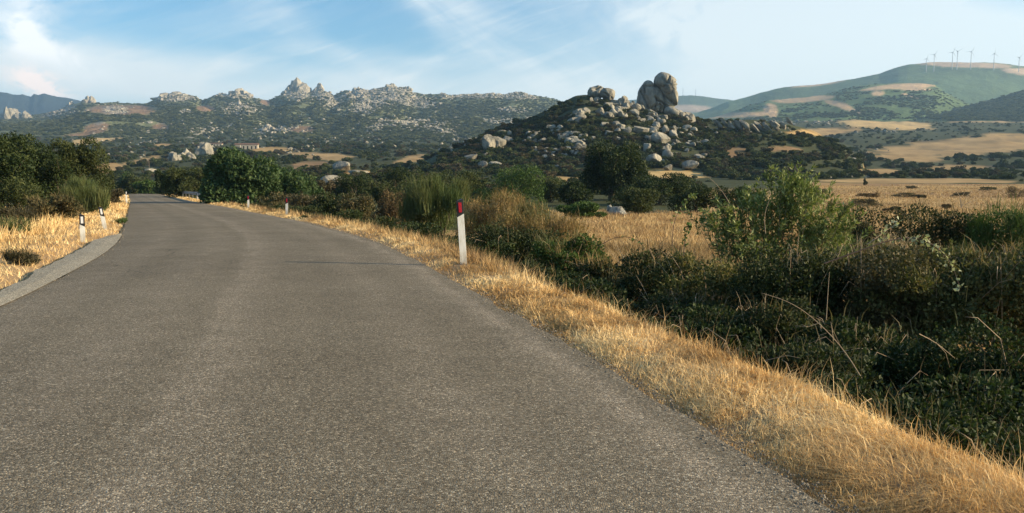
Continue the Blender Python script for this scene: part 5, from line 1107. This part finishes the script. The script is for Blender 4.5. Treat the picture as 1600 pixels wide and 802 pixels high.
def road_pt(Y, off, right=True):
    X = float(XR(Y)) + off if right else float(XL(Y)) - off; return (X, Y, float(zground(np.array([X]), np.array([Y]))[0]))
guard_rail('galvanised guard rail along the right side before the road crest', road_pt(70, .95), road_pt(108, .95), 10)
guard_rail('short guard rail end on the left side at the road crest', road_pt(84, .8, False), road_pt(118, 1.0, False), 7)

def utility_pole(px, pyb, pyt, label):
    p = raycast(px, pyb, 180); D = p[1]; h = H + float(m_of(pyt)) * D - p[2]; t_ = thing('utility_pole', label, 'utility pole', p, 0, 'wooden utility poles')
    V, F = tube([(0, 0, -.5), (0, 0, h * .5), (0, 0, h)], [.20, .17, .13], 8); link('pole', mkmesh('pole', V, F, M_wood, None, True), t_)
    link('crossarm', mkmesh('crossarm', *box(0, -.22, h - .5, 2.0, .12, .14), M_wood), t_)
    for x in (-.85, 0, .85): link('insulator', mkmesh('insulator', *tube([(x, -.22, h - .43), (x, -.22, h - .15)], [.07, .05], 6), M_white), t_)
utility_pole(233, 263, 248, 'thicker utility pole standing behind the flat stone slab')
utility_pole(227, 250, 236, 'taller thin utility pole farther up the valley')

def wind_turbine(px, pyb, pyt, label, rot, D=3560):
    b = at(px, pyb, D); zz = float(wind.zf(np.array([b[0]]), np.array([D * 1.0]))[0]); b[2] = min(b[2], zz); h = H + float(m_of(pyt)) * D - b[2]; t_ = thing('wind_turbine', label, 'wind turbine', b, 0, 'wind turbines on the hill')
    V, F = tube([(0, 0, -3), (0, 0, h * .6), (0, 0, h)], [1.7, 1.2, .9], 12); link('tower', mkmesh('tower', V, F, M_turb, None, True), t_)
    link('nacelle', mkmesh('nacelle', *box(0, .8, h + .9, 2.6, 6.5, 2.6), M_turb), t_)
    V, F = ico(2); link('hub', mkmesh('hub', V * [1.4, 1.8, 1.4] + [0, -3.4, h + .9], F, M_turb, None, True), t_)
    for k_ in range(3):
        a = rot + k_ * 2 * math.pi / 3; Lb = max(h * .34, 10); ca, sa = math.sin(a), math.cos(a); pts = []
        prof = [(0, .6), (.15, 1.0), (.5, .7), (1.0, .2)]; V = []
        for q, c_ in prof:
            ctr = np.array([ca * Lb * q, -3.6, h + .9 + sa * Lb * q]); px_ = np.array([sa, 0, -ca])
            V += [ctr + px_ * c_, ctr + [0, .25, 0], ctr - px_ * c_ * .6, ctr - [0, .25, 0]]
        F = [[s_ * 4 + e, s_ * 4 + (e + 1) % 4, s_ * 4 + 4 + (e + 1) % 4, s_ * 4 + 4 + e] for s_ in range(3) for e in range(4)] + [[0, 3, 2, 1], [12, 13, 14, 15]]
        link('blade', mkmesh('blade', np.array(V), np.array(F), M_turb), t_)
for px, pb, pt, lab, rt_ in [(1447.5, 98, 92.5, 'tiny wind turbine mostly hidden behind the hilltop, leftmost', .3), (1459.5, 97.5, 86, 'second wind turbine from the left', .6), (1488, 97, 82.5, 'third wind turbine, left of the close pair', .4), (1495.5, 97, 81, 'fourth wind turbine, right of the close pair', 1.0), (1517, 97.5, 81.5, 'fifth wind turbine, alone at the middle of the row', .5), (1553, 98, 84.5, 'sixth wind turbine, tall one before the gap', .1), (1592, 103, 90.5, 'last wind turbine at the right edge of the picture', .7)]:
    wind_turbine(px, pb + .8, pt, lab, rt_)
for px, pb, pt, lab in [(1067, 150.5, 138, 'slim mast on the low hill, nearer the twin rock'), (1087, 150, 139.5, 'slim mast on the low hill, right of the other mast')]:
    b = at(px, pb + 1, 5150.); h = H + float(m_of(pt)) * 5150 - b[2]; t_ = thing('lattice_mast', lab, 'mast', b, 0, 'slim masts on the low hill')
    for sx in (-1, 1):
        for sy in (-1, 1): link('leg', mkmesh('leg', *tube([(sx * 1.6, sy * 1.6, 0), (sx * .3, sy * .3, h)], [.4, .3], 5), M_steel), t_)
    ps = [box(0, 0, h * q, 3.2 * (1 - q) + .6, 3.2 * (1 - q) + .6, .5) for q in (.2, .4, .6, .8, .97)]; V, F, _ = join(ps); link('brace', mkmesh('brace', V, F, M_steel), t_)

# ------------------------------------------------------------------ farm ruin in the valley
def farmhouse(cx, pyb, w, hpx, label, roofed, seed):
    p = raycast(cx, pyb, 200); D = p[1]; s_ = D / FPX; W_ = w * s_; h = hpx * s_; d = W_ * .45; z = p[2] - .5
    t_ = thing('farmhouse', label, 'house', (p[0], D, z), R(8), 'farm buildings in the valley')
    wl = []; nx = 4; ow = W_ * .09; gap = W_ / nx
    xs = [-W_ / 2]
    for k_ in range(nx):
        c = -W_ / 2 + gap * (k_ + .5); wl.append(box((xs[-1] + c - ow / 2) / 2, -d / 2, h / 2, c - ow / 2 - xs[-1], .5, h)); wl.append(box(c, -d / 2, h * .86, ow, .5, h * .28)); xs.append(c + ow / 2)
        link('doorway' if k_ % 2 else 'window', mkmesh('opening', *box(c, -d / 2 + .12, h * .36, ow * .96, .1, h * .7), M_dark), t_)  # near-black slab in each wall gap stands in for the unlit interior
    wl.append(box((xs[-1] + W_ / 2) / 2, -d / 2, h / 2, W_ / 2 - xs[-1], .5, h)); wl += [box(-W_ / 2 + .25, .003, h / 2 - .002, .5, d - .51, h - .01), box(W_ / 2 - .25, .003, h / 2 - .002, .5, d - .51, h - .01), box(0, d / 2, h / 2, W_, .5, h)]
    V, F, _ = join(wl); link('wall', mkmesh('wall', V, F, M_plaster), t_)
    rz_ = h * .35 if roofed else .3; e = .6
    V = np.array([(-W_ / 2 - e, -d / 2 - e, h), (W_ / 2 + e, -d / 2 - e, h), (W_ / 2 + e, d / 2 + e, h), (-W_ / 2 - e, d / 2 + e, h), (-W_ / 2 - e, 0, h + rz_), (W_ / 2 + e, 0, h + rz_), (-W_ / 2 - e, -d / 2 - e, h + .25), (W_ / 2 + e, -d / 2 - e, h + .25), (W_ / 2 + e, d / 2 + e, h + .25), (-W_ / 2 - e, d / 2 + e, h + .25)]); V[4:6, 2] += .25
    F4 = np.array([[3, 2, 1, 0], [0, 1, 7, 6], [1, 2, 8, 7], [2, 3, 9, 8], [3, 0, 6, 9], [6, 7, 5, 4], [9, 4, 5, 8]]); F3 = np.array([[7, 8, 5], [9, 6, 4]])
    link('roof', mkmesh('roof', V + [0, 0, .003], [F3, F4], M_tile), t_)
farmhouse(391, 233, 24, 7, 'long pale farm building with dark openings above the green plot', True, 1)
farmhouse(338, 228, 18, 3.5, 'low red roofed farm shed left of the long building', True, 2)
farmhouse(372, 232, 8, 6, 'small dark gabled barn at the left end of the long building', True, 3)

# ------------------------------------------------------------------ dry grass
STR = [(0.36, 0.22, 0.09), (0.74, 0.50, 0.22), (0.90, 0.70, 0.38)]
STRD = [(0.22, 0.14, 0.07), (0.42, 0.28, 0.13), (0.60, 0.44, 0.22)]
def verge_grass():
    g = rs(31); ps = []
    def put(n, d0, d1, w0, w1, h0, h1, right=True, lean=.45, pal=STR, tri=False, wf=.0016, powr=1.0):
        D = d0 * (d1 / d0) ** g.random_sample(n); q = g.random_sample(n) ** powr; off = w0 + (w1 - w0) * q
        X = XR(D) + off if right else left_edge(D) - off
        dens = fbm2(X, D, .30, 4, 14) > g.uniform(-.75, .38, n); X, D, off = X[dens], D[dens], off[dens]; n = len(X)
        z = zground(X, D); h = (h0 + (h1 - h0) * g.random_sample(n) ** 1.4) * (.55 + .45 * sstep(.0, .35, off)) * (1 + .4 * fbm2(X, D, .5, 2, 6))
        wd = np.maximum(.0028, wf * D * .55) * g.uniform(.7, 1.4, n)
        sw = np.stack([fbm2(X, D, .45, 2, 71), fbm2(X, D, .45, 2, 72)], 1) * 1.6 * lean; sw = sw * np.clip(off * 2.5, .1, 1)[:, None]; ps.append(blades(g, np.stack([X, D, z - .01], 1), h, wd, pal, lean * .6, 3, tri=tri, curl=.6, out=sw))
    # right verge: matted mown stubble, thin stalks, taller fringe at the hedge
    put(70000, 3.0, 12, .03, 1.05, .03, .085, lean=1.0)
    put(40000, 3.0, 10, .16, 1.05, .05, .11, lean=.9)
    put(5000, 3.0, 12, .15, 1.0, .08, .16, lean=.6)
    put(30000, 12, 60, .03, 1.3, .05, .12, lean=.6, tri=True)
    put(8000, 12, 60, .8, 1.5, .15, .35, lean=.3, tri=True, pal=STRD)
    put(1800, 3.0, 16, .8, 1.0, .08, .2, lean=.3)
    put(900, 3.5, 18, 1.0, 1.4, .15, .3, lean=.4, pal=STRD)
    # left verge
    put(48000, 9, 75, .03, 5.5, .07, .20, right=False, lean=.5, tri=True)
    put(16000, 9, 40, 2.0, 7.0, .25, .50, right=False, lean=.3, tri=True)
    put(9000, 40, 120, .03, 4.0, .1, .3, right=False, tri=True)
    put(9000, 60, 125, .03, 2.5, .08, .2, tri=True)
    V, F, c = merge(ps); tag(link('dry_grass', mkmesh('dry_grass', V, F, M_grass, c)), 'golden dry grass along both road verges', None, None, 'stuff')
verge_grass()
def field_grass():
    g = rs(33); n = 185000; px = g.uniform(860, 1850, n); D = 11 * (230 / 11) ** g.random_sample(n); D = np.where((px < 1270) & (D > 75), 20 + D * .2, D); X = u_of(px, 330.) * D
    ok = (X - XR(D) > 3.0) & (fbm2(X, D, 3.5, 3, 44) > g.uniform(-.6, .3, n)); X, D = X[ok], D[ok]; z = zground(X, D); m = len(X)
    h = g.uniform(.10, .36, m) * np.clip(1 + .8 * fbm2(X, D, 6, 3, 12), .4, 1.6)
    p = blades(g, np.stack([X, D, z - .01], 1), h, np.maximum(.004, .0010 * D), STRD, .3, 9, tri=True)
    w_ = np.repeat(sstep(.05, .4, fbm2(X * .5, D, 9, 4, 77)), 3)[:, None]; p = (p[0], p[1], p[2] * (1 - .65 * w_) + np.array([0.17, 0.13, 0.06]) * .65 * w_)
    V, F, c = merge([p]); tag(link('field_grass', mkmesh('field_grass', V, F, M_grass, c)), 'pale dry grass of the fields behind the hedge', None, None, 'stuff')
field_grass()
def edge_gravel():
    g = rs(91); v0, f0 = ico(1); n = 4200; D = 3.0 * (32 / 3.0) ** g.random_sample(n); side = g.random_sample(n) < .8
    off = np.abs(g.normal(0, .10, n)) * np.where(g.random_sample(n) < .5, -1.6, .7) + .03
    X = np.where(side, XR(D) + off, XL(D) - off); D = np.where(~side & (D < 8), D + 8, D); z = np.maximum(zground(X, D), .02); r = g.uniform(.0018, .006, n) * (1 + D * .05)
    V = (v0[None] * (r[:, None, None] * g.uniform(.6, 1.3, (n, 1, 3))) * (1 + .25 * g.normal(size=(n, len(v0), 1))) + np.stack([X, D, z + r * .3], 1)[:, None]).reshape(-1, 3)
    F = (f0[None] + (np.arange(n) * len(v0))[:, None, None]).reshape(-1, 3); c = np.repeat(g.uniform(.14, .32, n), len(v0))[:, None] * np.array([1.0, .84, .64])
    tag(link('gravel', mkmesh('gravel', V, F, M_ground, c)), 'loose gravel crumbs along the worn road edges', None, None, 'stuff')
edge_gravel()
# green weed tufts on the verges
def weed(px, pyb, r, label, seed, pal='green'):
    p = raycast(px, pyb, 3); plant('weed_tuft', label, 'weed', p[0], p[1], r, r, r * .6, 500, r * .28, r * .09, pal, seed, 'green weeds on the verges', k=6, spk=400, spL=r * .6, spW=r * .03, trunk=.004, partb='stem', spread=.6)
weed(37, 412, .38, 'grey green weed lying in the dry grass of the left verge', 501, 'moor'); weed(190, 350, .3, 'little green tuft at the left road edge', 502)
weed(610, 362, .45, 'fresh green weed where the hedge meets the right verge', 503); weed(12, 366, .6, 'tall green weed at the left picture edge', 504, 'broom')
def stone(px, pyb, w, label, seed):
    p = raycast(px, pyb, 3); s_ = w / 2 * p[1] / FPX; o = link('stone', boulder_mesh(seed, 2, 9, 9, .2, 'stone', M_dark), None, p + np.array([0, 0, s_ * .7])); o.scale = (s_, s_, s_); tag(o, label, 'stone')
stone(184, 332, 5, 'dark clod lying on the left verge beyond the leaning post', 5)

# ------------------------------------------------------------------ haze
V, F = box(0, 4300, 480, 9600, 9600, 1030)
V[:, 2] = np.where(V[:, 2] > 0, 660, -60)
V[:, 1] = np.where(V[:, 1] < 0, -900, 9600); V[:, 0] = np.where(V[:, 0] < 0, -9000, 9000)
# ground reaches farther than the box sides would allow, so the box is made wider than the ground
V[:, 0] = np.sign(V[:, 0]) * 11800; V[:, 1] = np.where(V[:, 1] < 0, -11800, 11800)
def _haze(t_, o_):
    v = t_.n('ShaderNodeVolumePrincipled', {'Color': (0.44, 0.70, 1.0, 1), 'Density': 1.05e-4, 'Anisotropy': 0.2}); t_.link(v.outputs[0], o_.inputs['Volume'])
M_haze = material('haze_air', _haze)
tag(link('haze', mkmesh('haze', V, F, M_haze)), 'thin bluish summer haze over the valley', None, None, 'stuff')
